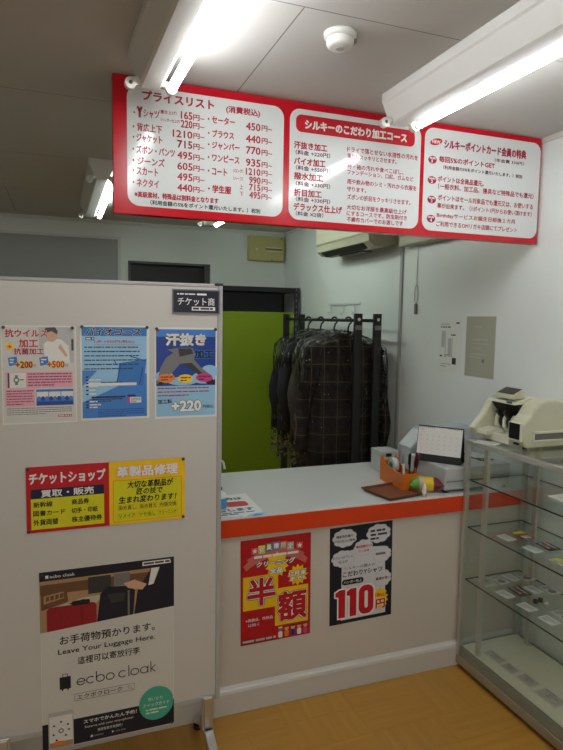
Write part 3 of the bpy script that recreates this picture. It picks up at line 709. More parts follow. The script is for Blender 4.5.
s.text('スマホでかんたん予約！', .125, .521, .170, .014, 'white', .02); s.text('Reserve with your smartphone!', .129, .541, .154, .010, 'white', 0); s.text('使用智慧手機預約！', .168, .558, .080, .010, 'white', 0)
s.ell(.150, .576, .004, .004, 'white', 2); s.lines(.158, .574, .190, 1, 1, .005, 'grey', 2, last=1); s.poly([(.214, .572), (.222, .576), (.214, .580)], 'white', 2); s.lines(.226, .574, .262, 1, 1, .005, 'grey', 2, last=1)
s.rrect(.018, .470, .094, .594, .006, 'lightgrey', 2); s.rect(.021, .484, .091, .590, 'paper', 3); s.ring(.056, .535, .008, .003, 'charcoal', 4)
for x, y in ((.035, .515), (.056, .505), (.077, .517), (.033, .545), (.080, .535), (.070, .553), (.042, .565)): s.ell(x, y, .0035, .0035, 'charcoal', 4, 10)
s.rect(.021, .572, .091, .590, 'tan', 4); s.ell(.05, .575, .02, .006, 'orange', 5)
pts = [(.42, .455)] + [(.361 + .062*math.cos(a), .512 + .062*math.sin(a)) for a in [math.radians(-20 - k*12.5) for k in range(0)]]
s.ell(.360, .507, .058, .060, 'mint', 4); s.text('使いかた', .332, .490, .050, .013, 'white', 0); s.text('クイックガイド', .316, .510, .088, .013, 'white', .01); s.lines(.325, .525, .395, 2, .011, .005, 'paper', 6)
o = tag(s.done('poster.003', (-.0705, FACE-.0002, .742)), 'large luggage poster with a red suitcase photo and dark navy foot, lowest on the partition', 'poster', 'posters pinned on the partition')
for x, y in ((.008, .008), (.412, .008), (.412, .586)): pin(o, x, y)

# ================================================================== COUNTER
CY = 2.128; CX0 = -.75; CX1 = RX - .002
face_m = mat('off white counter laminate', (206, 200, 190), rough=.45, bump=.04, bscale=200)
top_m = mat('pale grey worktop', (204, 206, 204), rough=.38)
or_m = mat('orange edge band', (214, 62, 18), rough=.35)
t = thing('service_counter', 'white shop counter with an orange edge band running behind the partition to the right wall', 'counter', (.62, CY+.33, 0))
O = (.62, CY+.33, 0)
MB(O).box((CX0, CY+.006, .002), (CX1, CY+.64, .72), face_m).done('body', t)
MB(O).box((CX0, CY-.004, .708), (CX1, CY+.66, .785), top_m, .002).done('worktop', t)
MB(O).box((CX0, CY-.008, .712), (CX1, CY-.0035, .781), or_m, .0015).done('edge_band', t)
m = MB(O); m.prism([(CY+.006, .002), (CY-.010, .002), (CY-.010, .088), (CY-.007, .098), (CY+.000, .104), (CY+.006, .112)], 'x', CX0, CX1, trim_white); m.done('kick_board', t)
# posters on the counter front
FC = CY + .0057
s = Sheet(.294, .424, .0006, 'dred')
INK['posterred'] = (186, 18, 34); INK['posteryel'] = (240, 196, 24); INK['ribbon'] = (206, 110, 104)
s.rect(.002, .002, .292, .422, 'posterred', 0)
n = 16
for k in range(n):     # curved ribbon
    a = [-.55 + 1.1*q/n for q in (k, k+1)]
    P = [(.146 + .23*math.sin(b), .275 - .23*math.cos(b)) for b in a]; Q = [(.146 + .195*math.sin(b), .275 - .195*math.cos(b)) for b in a]
    s.poly([P[0], P[1], Q[1], Q[0]], 'ribbon', 1)
s.poly([(.012, .104), (.042, .076), (.054, .100), (.022, .124)], 'ribbon', 2); s.poly([(.280, .104), (.250, .076), (.238, .100), (.270, .124)], 'ribbon', 2)
for i, (c, ch) in enumerate((('lime', '会'), ('green', '員'), ('sky', '様'), ('orange', '限'), ('lightgrey', '定'))):
    x = .072 + i*.030; y = .028 - .008*(1 - ((i-2)/2)**2)
    s.rect(x, y, x+.028, y+.032, c, 3); s.text(ch, x+.003, y+.016, .022, .024, 'white', .04, outline='charcoal', ow=.05)
for x in (.045, .232): s.rect(x, .034, x+.026, .060, 'ribbon', 2); s.star(x+.013, .047, .011, .011, 'white', 5, .45, 3)
s.lines(.055, .068, .24, 1, 1, .010, 'white', 3, last=1)
s.star(.150, .113, .050, .055, 'yellow', 14, .75, 1); s.text('クリーニング', .064, .103, .162, .023, 'white', .05, outline='navy', ow=.06, skew=.15); s.text('全品', .118, .136, .056, .024, 'white', .05, outline='navy', ow=.06)
s.star(.238, .168, .045, .045, 'yellow', 12, .72, 1); s.text('12月末', .199, .160, .076, .021, 'white', .05, outline='charcoal', ow=.06); s.text('まで！', .206, .183, .060, .018, 'white', .05, outline='charcoal', ow=.06)
s.rect(.010, .148, .154, .284, 'posteryel', 1); s.rect(.142, .212, .284, .366, 'posteryel', 1)
for ch, x, y, w_, h_ in (('半', .026, .214, .118, .114), ('額', .152, .290, .126, .124)):
    s.text(ch, x-.004, y, w_+.008, h_+.008, 'charcoal', .085, L=4); s.text(ch, x-.002, y, w_+.004, h_+.004, 'white', .065, L=5); s.text(ch, x, y, w_, h_, 'posterred', .035, L=6)
s.text('※高級品、特殊品', .020, .325, .112, .013, 'white', .01); s.text('は除く', .031, .345, .045, .013, 'white', .01)
s.rect(.004, .402, .150, .420, 'dred', 1); s.lines(.008, .406, .146, 1, 1, .009, 'lightgrey', 2, last=1)
for i, (c, c2) in enumerate((('paper', 'grey'), ('orange', 'skin'), ('deepblue', 'skin'), ('paper', 'skin'), ('magenta', 'skin'))):   # small plain figures
    x = .165 + i*.027; s.rrect(x-.009, .392, x+.009, .418, .006, c, 2); s.ell(x, .383, .009, .009, c2, 3, 14); s.rect(x-.008, .373, x+.008, .379, ('white', 'brown', 'black', 'charcoal', 'brown')[i], 4)
tag(s.done('sale_poster', (.640, FC, .689), tilt=-.012), 'red half price sale poster with two big characters on yellow squares, on the counter front', 'poster', 'posters on the counter front')
s = Sheet(.291, .415, .0006, 'midnight')
s.poly([(.055, .110), (.120, .100), (.155, .125), (.190, .100), (.256, .106), (.262, .400), (.051, .400)], 'cloud', 1)
s.cloud(.010, .008, .124, .088); s.cloud(.166, .006, .284, .090); s.cloud(.108, .064, .200, .136); s.cloud(.006, .098, .114, .172); s.cloud(.196, .104, .288, .176); s.cloud(.204, .208, .290, .284)
s.text('機能性肌着の', .028, .040, .078, .012, 'black', .02); s.text('プロの仕上げ技術', .020, .059, .094, .012, 'black', .02)
s.lines(.186, .030, .265, 3, .017, .009, 'charcoal', 5, last=.5)
s.text('毎回糊付け', .118, .094, .074, .012, 'red', .03); s.text('だし加減', .130, .113, .050, .010, 'red', .02)
s.text('のりしっかりレス', .014, .128, .090, .011, 'black', .01); s.text('仕上げ', .038, .147, .044, .012, 'black', .02)
s.lines(.212, .132, .270, 1, 1, .010, 'grey', 5, last=1)
s.text('シルキーの職人の', .066, .178, .143, .014, 'charcoal', .0); s.text('こだわりYシャツ', .059, .204, .186, .024, 'black', .025)
s.rrect(.056, .226, .156, .250, .012, 'black', 2); s.text('ハンガー仕上', .064, .238, .084, .012, 'white', .02)
s.text('高温水洗い', .213, .246, .070, .014, 'dred', .03)
s.star(.236, .335, .040, .052, 'yellow', 14, .75, 2); s.text('（税込）', .212, .318, .052, .016, 'red', .02); s.text('円', .214, .357, .046, .043, 'red', .04, outline='white', ow=.05)
for g, col_, L_ in ((.006, 'white', 4), (0, 'red', 6)):       # heavy condensed numerals
    for x in (.026, .078):
        s.poly([(x-g, .296+g*.5), (x-g, .279-g), (x+.018, .268-g), (x+.045+g, .268-g), (x+.045+g, .389+g), (x+.014-g, .389+g), (x+.014-g, .298+g)], col_, L_)
    s.rrect(.134-g, .263-g, .204+g, .389+g, .030, col_, L_+1)
s.rrect(.161, .288, .177, .364, .008, 'white', 9)
tag(s.done('shirt_poster', (1.0175, FC, .697), tilt=-.020), 'dark navy shirt poster with cloud bubbles and a big red 110, on the counter front', 'poster', 'posters on the counter front')

# ================================================================== THINGS ON THE COUNTER
CT = .785
# flyer lying on the counter
s = Sheet(.21, .297, .0006, 'paper')
s.text('の方は', .065, .060, .11, .036, 'black', .04); s.text('ビ', .02, .06, .03, .034, 'black', .04)
s.rrect(.085, .100, .180, .165, .02, 'red', 2); s.rect(.020, .105, .070, .160, 'red', 2)
s.text('します', .080, .205, .105, .034, 'deepblue', .05); s.text('お渡', .01, .205, .06, .034, 'deepblue', .05)
s.lines(.02, .235, .18, 2, .016, .009, 'charcoal', 3)
s.poly([(.12, .297), (.16, .265), (.21, .26), (.21, .297)], 'lightblue', 2); s.poly([(.15, .295), (.175, .272), (.20, .285), (.185, .295)], 'blue', 3); s.rect(.005, .282, .12, .292, 'lightblue', 2)
o = tag(s.done('flyer', (.537, 2.425, CT+.0003), rot=(0, 0, math.radians(-1))), 'flyer with black, red and blue print lying flat on the left of the worktop', 'flyer')
# spray bottle
t = thing('spray_bottle', 'white bottle with a blue label on the worktop, half hidden behind the partition edge', 'bottle', (.580, 2.235, CT+.001))
b = MB(); b.lathe((0, 0, 0), [(0, 0), (.027, 0), (.030, .004), (.030, .055), (.027, .066), (.013, .076), (.012, .082), (0, .082)], white_plastic); b.done('bottle_body', t)
b = MB(); b.lathe((0, 0, 0), [(.0303, .012), (.0306, .013), (.0306, .052), (.0303, .053)], mat('blue label', (70, 150, 210), rough=.4)); b.done('label_band', t)
b = MB(); b.lathe((0, 0, 0), [(0, .082), (.013, .082), (.013, .093), (.006, .095), (.006, .103), (0, .103)], black_plastic); b.tube([(0, 0, .1), (-.02, -.012, .104), (-.03, -.018, .1)], .004, black_plastic, 8); b.done('nozzle', t)
# pump bottle
t = thing('pump_bottle', 'cream pump dispenser, only its bent nozzle showing past the partition edge', 'bottle', (.625, 2.60, CT+.001))
cream = mat('cream white plastic', (222, 220, 200), rough=.4)
b = MB(); b.lathe((0, 0, 0), [(0, 0), (.030, 0), (.033, .005), (.033, .05), (.024, .066), (.012, .070), (0, .070)], cream); b.done('bottle_body', t)
b = MB(); b.cyl((0, 0, .07), (0, 0, .104), .005, cream); b.tube([(-.012, 0, .106), (.040, -.004, .108), (.064, -.006, .106), (.069, -.006, .096), (.074, -.007, .070)], .0055, cream, 10); b.done('pump_nozzle', t)

# cash tray
tray_m = mat('brown tray', (104, 54, 30), rough=.32, noise=.12, scale=30)
tray_i = mat('brown tray lining', (122, 68, 40), rough=.5)
t = thing('cash_tray', 'flat brown cash tray lying on the worktop near the orange tape dispenser', 'tray', (1.363, 2.236, CT+.0005), math.radians(10))
a, bb_ = .095, .097
m = MB()
def ring_(x, y, z): return [(-x, -y, z), (x, -y, z), (x, y, z), (-x, y, z)]
m.loft([ring_(a-.012, bb_-.012, 0), ring_(a, bb_, .013), ring_(a, bb_, .016), ring_(a-.007, bb_-.007, .016), ring_(a-.014, bb_-.014, .006)], tray_m, smooth=False)
m.done('tray_body', t)
MB().box((-a+.015, -bb_+.015, .0055), (a-.015, bb_-.015, .0075), tray_i).done('lining', t)

# orange tape dispenser with pens
t = thing('tape_dispenser', 'orange tape dispenser and pen holder standing on the worktop', 'tape dispenser', (1.466, 2.352, CT+.0005), math.radians(-3))
om = mat('orange plastic', (206, 106, 14), rough=.35)
prof = [(-.115, 0), (.108, 0), (.112, .04), (.112, .098), (.106, .112), (.092, .118), (.080, .108), (.072, .088), (.052, .082), (.01, .080), (-.03, .074), (-.06, .074), (-.115, .078)]
b = MB()
for x0, x1 in ((-.040, -.033), (.033, .040)): b.prism(prof, 'x', x0, x1, om, bevel=.0015)
b.box((-.034, -.115, 0), (.034, .108, .012), om); b.box((-.034, -.115, .01), (.034, -.109, .078), om); b.box((-.034, -.050, .01), (.034, -.045, .070), om); b.box((-.034, .104, .01), (.034, .111, .095), om)
b.done('dispenser_body', t)
MB().prism([(-.02, .030), (.05, .034), (.05, .037), (-.02, .033)], 'x', -.0412, -.0398, mat('orange rib', (196, 104, 18), rough=.4)).done('embossed_rib', t)
b = MB(); b.tube([(-.012, .052, .080), (.012, .052, .080)], .034, mat('clear tape', (206, 214, 208), rough=.25), 28); b.done('tape_roll', t)
b = MB(); b.tube([(-.014, .052, .080), (.014, .052, .080)], .016, mat('teal hub', (70, 150, 130), rough=.4), 24); b.done('tape_hub', t)
MB().box((-.014, .099, .108), (.014, .104, .124), mat('dark cutter', (40, 40, 42), rough=.3, metal=.6)).done('cutter', t)
def pen(label, x, y, tilt, ln, r, mb_, mc_, cliped=True):
    base = Vector((1.466, 2.352, CT)) ; p = Vector((x, y, .016))
    d = Vector(tilt).normalized()
    q = thing('pen', label, 'pen', base + p)
    MB().tube([d*.0, d*.012, d*ln*.62], [r*.35, r, r], mb_, 12).done('barrel', q)
    MB().tube([d*ln*.60, d*ln*.97, d*ln], [r*1.12, r*1.12, r*.7], mc_, 12).done('cap', q)
    if cliped: MB().box((-.0015, -.0015, 0), (.0015, .0015, 1), mc_, rot=Matrix.Translation(d*ln*.66 + Vector((-r*1.5, 0, 0))) @ d.to_track_quat('Z', 'Y').to_matrix().to_4x4() @ Matrix.Diagonal((1, 1, ln*.3, 1))).done('clip', q)
pen('silver white pen in the orange holder, leftmost of the three pens', -.012, -.070, (-.02, .10, 1), .165, .0055, mat('pale pen', (190, 190, 188), rough=.3), mat('silver pen cap', (170, 172, 172), rough=.3, metal=.5))
pen('thin black pen in the orange holder, between the silver pen and the dark red marker', .004, -.082, (.0, -.02, 1), .150, .0045, black_plastic, black_plastic)
pen('thick dark red marker leaning in the orange holder, rightmost of the three pens', .012, -.092, (.10, -.16, 1), .155, .0085, mat('dark red marker', (112, 22, 36), rough=.35), mat('dark marker cap', (70, 16, 26), rough=.35))
# small box behind the tape dispenser
t = thing('small_box', 'small pale grey box behind the orange tape dispenser', 'box', (1.540, 2.61, CT+.0005))
MB().box((-.05, -.05, 0), (.05, .05, .105), mat('pale grey box', (186, 190, 186), rough=.5), .003).done('box_body', t)
MB().box((-.051, -.051, .085), (.051, .051, .109), mat('box lid', (176, 182, 178), rough=.5), .003).done('lid', t)

# snack packet
pk = MB((1.520, 2.215, CT+.0005))
g_, y_, r_, k_ = (mat('packet green', (92, 150, 48), rough=.3), mat('packet yellow', (222, 192, 40), rough=.3), mat('packet dark red', (110, 30, 34), rough=.3), mat('packet cream', (206, 180, 150), rough=.3))
def sec(x, ry, rz, n=18): return [(x + .0, 2.215 + 1.1*ry*math.cos(2*PI*k/n) , CT + .0345 + 1.13*rz*math.sin(2*PI*k/n)) for k in range(n)]
cuts = [(-.072, .030, .003), (-.062, .028, .020), (-.048, .027, .029), (-.030, .027, .0295), (-.012, .027, .030), (.010, .027, .030), (.032, .026, .029), (.052, .026, .026), (.066, .028, .015), (.076, .030, .003)]
secs = [sec(1.520+a, b, c) for a, b, c in cuts]
for i, mm in enumerate((g_, g_, g_, k_, y_, y_, r_, r_, r_)): pk.loft([secs[i], secs[i+1]], mm, cap=False)
o = pk.done('snack_packet'); o.rotation_euler = (0, 0, math.radians(-24))
tag(o, 'small green, yellow and dark red packet lying on the worktop beside the brown tray', 'packet')
t = thing('small_tube', 'little white tube standing on its cap in front of the colourful packet', 'tube', (1.470, 2.147, CT+.0005))
b = MB(); b.lathe((0, 0, 0), [(0, .010), (.0095, .010), (.010, .020), (.0085, .042), (.003, .056), (.0, .057)], white_plastic, 18); b.done('tube_body', t)
b = MB(); b.lathe((0, 0, 0), [(0, 0), (.008, 0), (.008, .010), (0, .010)], mat('ivory cap', (206, 200, 186), rough=.4), 18); b.done('cap', t)

# cash register / printer
t = thing('receipt_printer', 'pale grey office machine with raised sloping back, on the worktop behind the calendar', 'printer', (1.76, 2.42, CT+.0005))
O = (1.76, 2.42, CT)
gm = mat('pale grey plastic', (184, 188, 186), rough=.42)
MB(O).box((1.585, 2.160, .797), (1.94, 2.46, .898), gm, .006).done('base', t)
MB(O).box((1.59, 2.1575, .835), (1.935, 2.161, .838), mat('seam grey', (120, 124, 122), rough=.5)).done('seam', t)
MB(O).prism([(1.60, .797), (1.60, .925), (1.675, 1.00), (1.71, 1.016), (1.96, 1.016), (1.96, .797)], 'y', 2.465, 2.58, mat('cool grey plastic', (180, 186, 190), rough=.35), bevel=.006).done('rear_housing', t)
for x, y in ((1.60, 2.18), (1.92, 2.18), (1.63, 2.55), (1.92, 2.55)): MB(O).cyl((x, y, .7855), (x, y, .798), .012, black_plastic, 14).done('foot', t)
MB(O).tube([(1.64, 2.30, .902), (1.70, 2.26, .906), (1.735, 2.25, .925), (1.77, 2.27, .93), (1.80, 2.25, .910), (1.86, 2.24, .904)], .003, black_plastic, 8).done('cable', t)
tag(MB((1.86, 2.25, .8985)).box((1.83, 2.225, .8988), (1.90, 2.265, .905), mat('brick red plastic', (150, 50, 44), rough=.4), .002).done('card_reader'), 'small flat brick red gadget on top of the pale grey machine behind the glass', 'gadget')

# desk calendar: lean it on an easel
t = thing('desk_calendar', 'white spiral desk calendar on a black easel standing on the pale grey machine', 'calendar', (1.612, 2.262, .899), math.radians(-50))
pap = mat('calendar paper', (222, 224, 226), rough=.5)
tl = math.radians(14)
def cal(a, b, m_, nm, parent, bev=0):
    R = Matrix.Rotation(-tl, 4, 'X'); o_ = MB().box(a, b, m_, bev, rot=R).done(nm, parent); return o_
W_ = .104
cal((-W_, -.001, .0), (W_, .002, .162), mat('black card', (20, 20, 22), rough=.5), 'easel_front', t)
b = MB(); b.box((-W_, -.0015, .0), (W_, .0015, .165), _M['black card'], rot=Matrix.Translation((0, .080, 0)) @ Matrix.Rotation(math.radians(14), 4, 'X')); b.box((-W_, .0, .0), (W_, .08, .002), _M['black card']); b.done('easel_back', t)
s = Sheet(.202, .126, .0012, 'paper')
s.text('12', .010, .014, .016, .010, 'lightgrey', .02)
for r in range(5):
    for c_ in range(7):
        s.text(str(r*7+c_+1) if r*7+c_ < 31 else '・', .014+c_*.027, .040+r*.019, .007, .007, 'pink' if c_ == 0 else 'lightgrey', 0)
o = s.done('page', Matrix.Rotation(-tl, 4, 'X') @ Vector((-.101, -.0012, .160)), parent=t, rot=(PI/2 - tl, 0, 0))
for ks in (range(8), range(14, 22)):
    b = MB(); pts = []
    for k in ks:
        c0 = Matrix.Rotation(-tl, 4, 'X') @ Vector((-.098 + k*.00933, .003, .160))
        pts += [c0 + Vector((q*.00933/12, .007*math.cos(q*PI/6), .007*math.sin(q*PI/6))) for q in range(12)]
    b.tube(pts, .0012, black_metal, 6); b.done('spiral_binding', t)

# ================================================================== GLASS CASE
GX0, GX1, GY0, GY1, GZ = 1.648, 1.988, .90, 2.116, 1.035
t = thing('display_case', 'glass display case with aluminium posts and three glass shelves against the right wall', 'display case', (1.834, 1.51, 0))
O = Vector((1.834, 1.51, 0))
glass = glassmat('clear pane', (.975, .99, .982)); edge = mat('green glass edge', (24, 52, 44), rough=.15)
shelfglass = glassmat('shelf pane', (.955, .98, .968))
base_m = mat('beige metal plinth', (150, 138, 116), rough=.45); deck_m = mat('cream deck', (228, 227, 206), rough=.5)
rail_d = mat('greenish grey rail', (132, 138, 124), rough=.45)
MB(O).box((GX0, GY0, .022), (GX1, GY1, .058), base_m, .002).done('plinth', t)
m = MB(O)
m.box((GX0+.006, GY0, .058), (GX0+.02, GY1-.006, .100), rail_d).box((GX1-.02, GY0, .058), (GX1-.004, GY1-.006, .100), rail_d).box((GX0+.02, GY1-.02, .058), (GX1-.02, GY1-.006, .100), rail_d).box((GX0+.02, GY0, .058), (GX1-.02, GY0+.014, .100), rail_d)
m.done('lower_rail', t)
MB(O).box((GX0+.02, GY0+.014, .092), (GX1-.02, GY1-.02, .104), deck_m).done('deck', t)
for x in (GX0, GX1-.02):
    for y in (GY0, GY1-.02):
        MB(O).box((x, y, .058), (x+.02, y+.02, GZ-.018), alu, .0025).done('post', t)
m = MB(O)
for x in (GX0, GX1-.022): m.box((x, GY0, GZ-.020), (x+.022, GY1, GZ), alu, .003)
for y in (GY0, GY1-.022): m.box((GX0+.022, y, GZ-.020), (GX1-.022, y+.022, GZ), alu, .003)
m.done('top_frame', t)
MB(O).box((GX0+.0205, GY0+.0205, GZ-.008), (GX1-.0205, GY1-.0205, GZ-.002), glass).done('top_glass', t)
MB(O).box((GX0+.007, GY0+.02, .1), (GX0+.011, GY1-.02, GZ-.02), glass).done('front_glass', t)
MB(O).box((GX0+.02, GY1-.011, .1), (GX1-.02, GY1-.007, GZ-.02), glass).done('end_glass', t)
MB(O).box((GX0+.02, GY0+.007, .1), (GX1-.02, GY0+.011, GZ-.02), glass).done('end_glass', t)
for y0, y1, xo in ((GY0+.02, 1.53, .010), (1.49, GY1-.02, .016)):
    dr = MB(O).box((GX1-xo-.004, y0, .1), (GX1-xo, y1, GZ-.02), glass).done('sliding_door', t)
# slotted uprights with brackets
for x in (GX0+.024, GX1-.046):
    for y in (2.006, 1.0):
        m = MB(O); m.box((x, y-.012, .104), (x+.014, y+.012, GZ-.02), alu, .001)
        for k in range(28): m.box((x+.0135, y-.002, .14+k*.031), (x+.0142, y+.002, .155+k*.031), mat('slot black', (20, 20, 20), rough=.6))
        up = m.done('shelf_upright', t)
SH = (.857, .646, .410)
for z in SH:
    m = MB(O); x0, x1, y0, y1 = GX0+.014, GX1-.03, GY0+.02, GY1-.024
    m.box((x0+.0007, y0+.0007, z), (x1-.0007, y1-.0007, z+.006), shelfglass)
    # ground green edges
    for a, b2 in (((x0, y0, z), (x0+.0007, y1, z+.006)), ((x1-.0007, y0, z), (x1, y1, z+.006)), ((x0, y0, z), (x1, y0+.0007, z+.006)), ((x0, y1-.0007, z), (x1, y1, z+.006))): m.box(a, b2, edge)
    m.done('shelf', t)
for z in SH:
    for x, s2 in ((GX0+.034, 1), (GX1-.046, -1)):
        for y in (2.006, 1.0):
            MB(O).prism([(x, z-.03), (x, z-.0005), (x+s2*.08, z-.0005), (x+s2*.08, z-.008)], 'y', y-.002, y+.002, alu).done('shelf_bracket', t)
MB(O).box((GX0+.021, GY1-.0065, .50), (GX0+.03, GY1-.0035, .545), mat('dark latch', (60, 62, 58), rough=.5)).done('latch', t)
for x in (GX0+.04, GX1-.04):
    for y in (GY0+.06, GY1-.10): MB(O).cyl((x, y, 0), (x, y, .024), .018, black_plastic, 16).done('foot', t)

# ---- tickets and cards on the shelves
card_w = mat('card white', (222, 224, 218), rough=.45)
def card(name, label, x, y, z, lx, ly, rz, kind, group):
    s = Sheet(ly, lx, .0012, {'white': 'paper', 'grey': 'lightgrey', 'dark': 'charcoal', 'red': 'case_red', 'yellow': 'lime', 'tan': 'offwhite'}[kind])
    if kind == 'white': s.lines(.008, lx*.25, ly-.008, 3, lx*.22, lx*.08, 'grey')
    elif kind == 'grey':
        s.rect(.004, .004, ly-.004, lx-.004, 'offwhite', 0); s.ell(ly*.68, lx*.5, lx*.26, lx*.30, 'grey', 2); s.lines(.01, lx*.2, ly*.5, 3, lx*.22, lx*.09, 'charcoal', 3)
    elif kind == 'dark':
        for k in range(9): s.ell(.012 + (k % 5)*(ly-.024)/4, lx*(.28, .7)[k % 2], .009, .007, ('pink', 'tan', 'lightgrey')[k % 3], 2, 12)
    elif kind == 'red':
        s.rect(.003, .003, ly*.35, lx-.003, 'lime', 1); s.rect(ly*.62, lx*.2, ly-.004, lx*.8, 'paper', 1); s.lines(ly*.64, lx*.3, ly-.008, 2, .012, .006, 'red', 2)
    elif kind == 'yellow':
        s.rect(0, lx*.45, ly, lx, 'paper', 1); s.lines(.008, lx*.6, ly-.01, 2, .012, .005, 'grey', 2)
    elif kind == 'tan':
        s.rect(.006, .006, ly-.006, lx-.006, 'beige', 0); s.rect(ly*.3, lx*.25, ly*.8, lx*.75, 'lightgrey', 1); s.lines(.01, lx*.15, ly-.01, 1, 1, .005, 'grey', 2); s.lines(ly*.34, lx*.35, ly*.76, 2, lx*.2, .005, 'grey', 2)
    # the sheet reads from the customer side: its x runs towards the viewer (-y), its top towards the wall (+x)
    c, sn = math.cos(rz), math.sin(rz)
    R = Matrix.Rotation(-PI/2 + rz, 3, 'Z')
    loc = Vector((x, y, z)) - R @ Vector((ly/2, -lx/2, 0))
    return tag(s.done(name, loc, rot=(0, 0, -PI/2 + rz)), label, 'card' if name != 'banknote_sheet' else 'card', group)
G2, G3, G4 = 'tickets on the middle glass shelf', 'tickets on the lower glass shelf', 'tickets on the case floor'
z2, z3, z4 = SH[1]+.0063, SH[2]+.0063, .1043
row = ['nearest the counter end', 'second from the counter end', 'third from the counter end', 'fourth from the counter end']
card('price_card', 'plain white price card on the middle glass shelf, front row, nearest the counter', 1.728, 1.925, z2, 0.05, 0.07, .10, 'white', G2)
card('gift_ticket', 'red and yellow ticket on the middle glass shelf behind the white card nearest the counter', 1.815, 1.93, z2, 0.06, 0.085, -.10, 'red', G2)
card('price_card', 'plain white price card on the middle glass shelf, front row, second from the counter', 1.738, 1.79, z2, 0.05, 0.07, .08, 'white', G2)
card('gift_ticket', 'dark patterned ticket on the middle glass shelf, back row', 1.822, 1.795, z2, 0.06, 0.085, -.08, 'dark', G2)
card('price_card', 'white card with a yellow stripe on the middle glass shelf at the right photo edge', 1.745, 1.655, z2, 0.05, 0.07, .05, 'yellow', G2)
card('gift_ticket', 'pale faded ticket on the lower glass shelf, front row, at the end behind the upright', 1.722, 2.035, z3, 0.06, 0.085, .05, 'tan', G3)
card('gift_ticket', 'grey printed ticket on the lower shelf, second from the glass front, end row', 1.792, 2.028, z3, 0.06, 0.085, .10, 'grey', G3)
card('price_card', 'white price card on the lower shelf, third from the glass front in the end row', 1.862, 2.032, z3, 0.05, 0.07, .10, 'white', G3)
card('gift_ticket', 'grey printed ticket on the lower glass shelf in the far corner against the sliding doors', 1.925, 2.02, z3, 0.06, 0.085, .02, 'grey', G3)
card('price_card', 'white price card on the lower shelf, front row, beside the dark dotted ticket', 1.722, 1.908, z3, 0.05, 0.07, .05, 'white', G3)
card('gift_ticket', 'dark ticket with small coloured dots on the lower glass shelf between two white cards', 1.800, 1.912, z3, 0.06, 0.085, -.05, 'dark', G3)
card('price_card', 'white price card on the lower glass shelf just behind the dark dotted ticket', 1.868, 1.905, z3, 0.05, 0.07, .05, 'white', G3)
card('gift_ticket', 'large grey patterned ticket on the lower glass shelf, back row by the sliding door', 1.930, 1.88, z3, 0.06, 0.085, .0, 'grey', G3)
card('price_card', 'white price card on the lower glass shelf, front row, third from the counter end', 1.727, 1.79, z3, 0.05, 0.07, .05, 'white', G3)
card('price_card', 'white price card on the lower glass shelf, front row, fourth from the counter end', 1.730, 1.678, z3, 0.05, 0.07, .04, 'white', G3)
card('gift_ticket', 'pale grey printed ticket on the lower glass shelf at the right photo edge', 1.810, 1.69, z3, 0.06, 0.085, .0, 'grey', G3)
for k, (dx, dy) in enumerate(((-.014, .018), (.010, -.012), (.014, .020))):
    c = MB((1.80+dx, 1.79+dy, z3)); c.lathe((1.80+dx, 1.79+dy, z3), [(0, 0), (.010, 0), (.010, .012), (.006, .016), (0, .016)], (black_plastic, alu, black_plastic)[k], 16)
    tag(c.done('game_piece' if False else 'small_stand'), ('small black stand on the lower glass shelf, front one of three', 'small silver stand on the lower glass shelf', 'small black stand on the lower glass shelf, back one of three')[k], 'stand', 'small stands on the lower glass shelf')
card('price_card', 'pale ticket lying on the cream case floor, nearest the counter', 1.742, 1.972, z4, 0.055, 0.1, .06, 'tan', G4)
card('price_card', 'pale ticket lying on the cream case floor, second from the counter', 1.742, 1.880, z4, 0.055, 0.075, .06, 'tan', G4)
card('price_card', 'pale ticket lying on the cream case floor, third from the counter', 1.752, 1.790, z4, 0.06, 0.085, .04, 'tan', G4)
card('price_card', 'pale ticket lying on the cream case floor, fourth from the counter', 1.755, 1.672, z4, 0.07, 0.11, .03, 'tan', G4)
s = Sheet(.21, .13, .003, 'paper'); s.lines(.02, .02, .19, 4, .025, .004, 'lightgrey')
tag(s.done('paper_stack', (1.92, 1.785, SH[0]+.0063), rot=(0, 0, -PI/2)), 'white stack of paper on the top glass shelf at the right photo edge', 'paper')

# ================================================================== MONEY COUNTER ON THE CASE
mz = GZ + .0005
t = thing('banknote_counter', 'cream banknote counting machine with a small tilted display on top of the glass case', 'money counter', (1.83, 1.97, mz))
O = Vector((1.83, 1.97, mz))
ivory = mat('ivory machine plastic', (200, 200, 172), rough=.32); ivory2 = mat('pale ivory plastic', (212, 212, 190), rough=.35)
dkm = mat('dark machine inside', (20, 20, 20), rough=.5)
def side(): # cheek outline in x,z (front towards -x)
    return [(1.750, 1.040), (1.735, 1.054), (1.724, 1.09), (1.725, 1.132), (1.742, 1.150), (1.766, 1.172), (1.786, 1.202), (1.81, 1.222), (1.85, 1.232), (1.90, 1.230), (1.95, 1.212), (1.985, 1.176), (2.0-.003, 1.12), (2.0-.003, 1.040)]
MB(O).prism(side(), 'y', 1.862, 1.945, ivory, smooth=False, bevel=.009).done('near_cheek', t)
far = [(1.72, 1.046), (1.688, 1.066), (1.680, 1.086), (1.700, 1.112), (1.735, 1.150), (1.770, 1.205), (1.80, 1.222), (1.87, 1.228), (1.93, 1.214), (1.975, 1.178), (1.99, 1.12), (1.99, 1.040), (1.74, 1.040)]
MB(O).prism(far, 'y', 2.100, 2.140, ivory, bevel=.008).done('far_cheek', t)
MB(O).box((1.73, 1.944, 1.040), (1.985, 2.101, 1.075), ivory2, .003).done('chassis', t)
MB(O).prism([(1.835, 1.07), (1.82, 1.13), (1.768, 1.196), (1.77, 1.204), (1.94, 1.20), (1.985, 1.07)], 'y', 1.944, 2.101, dkm).done('feed_wall', t)
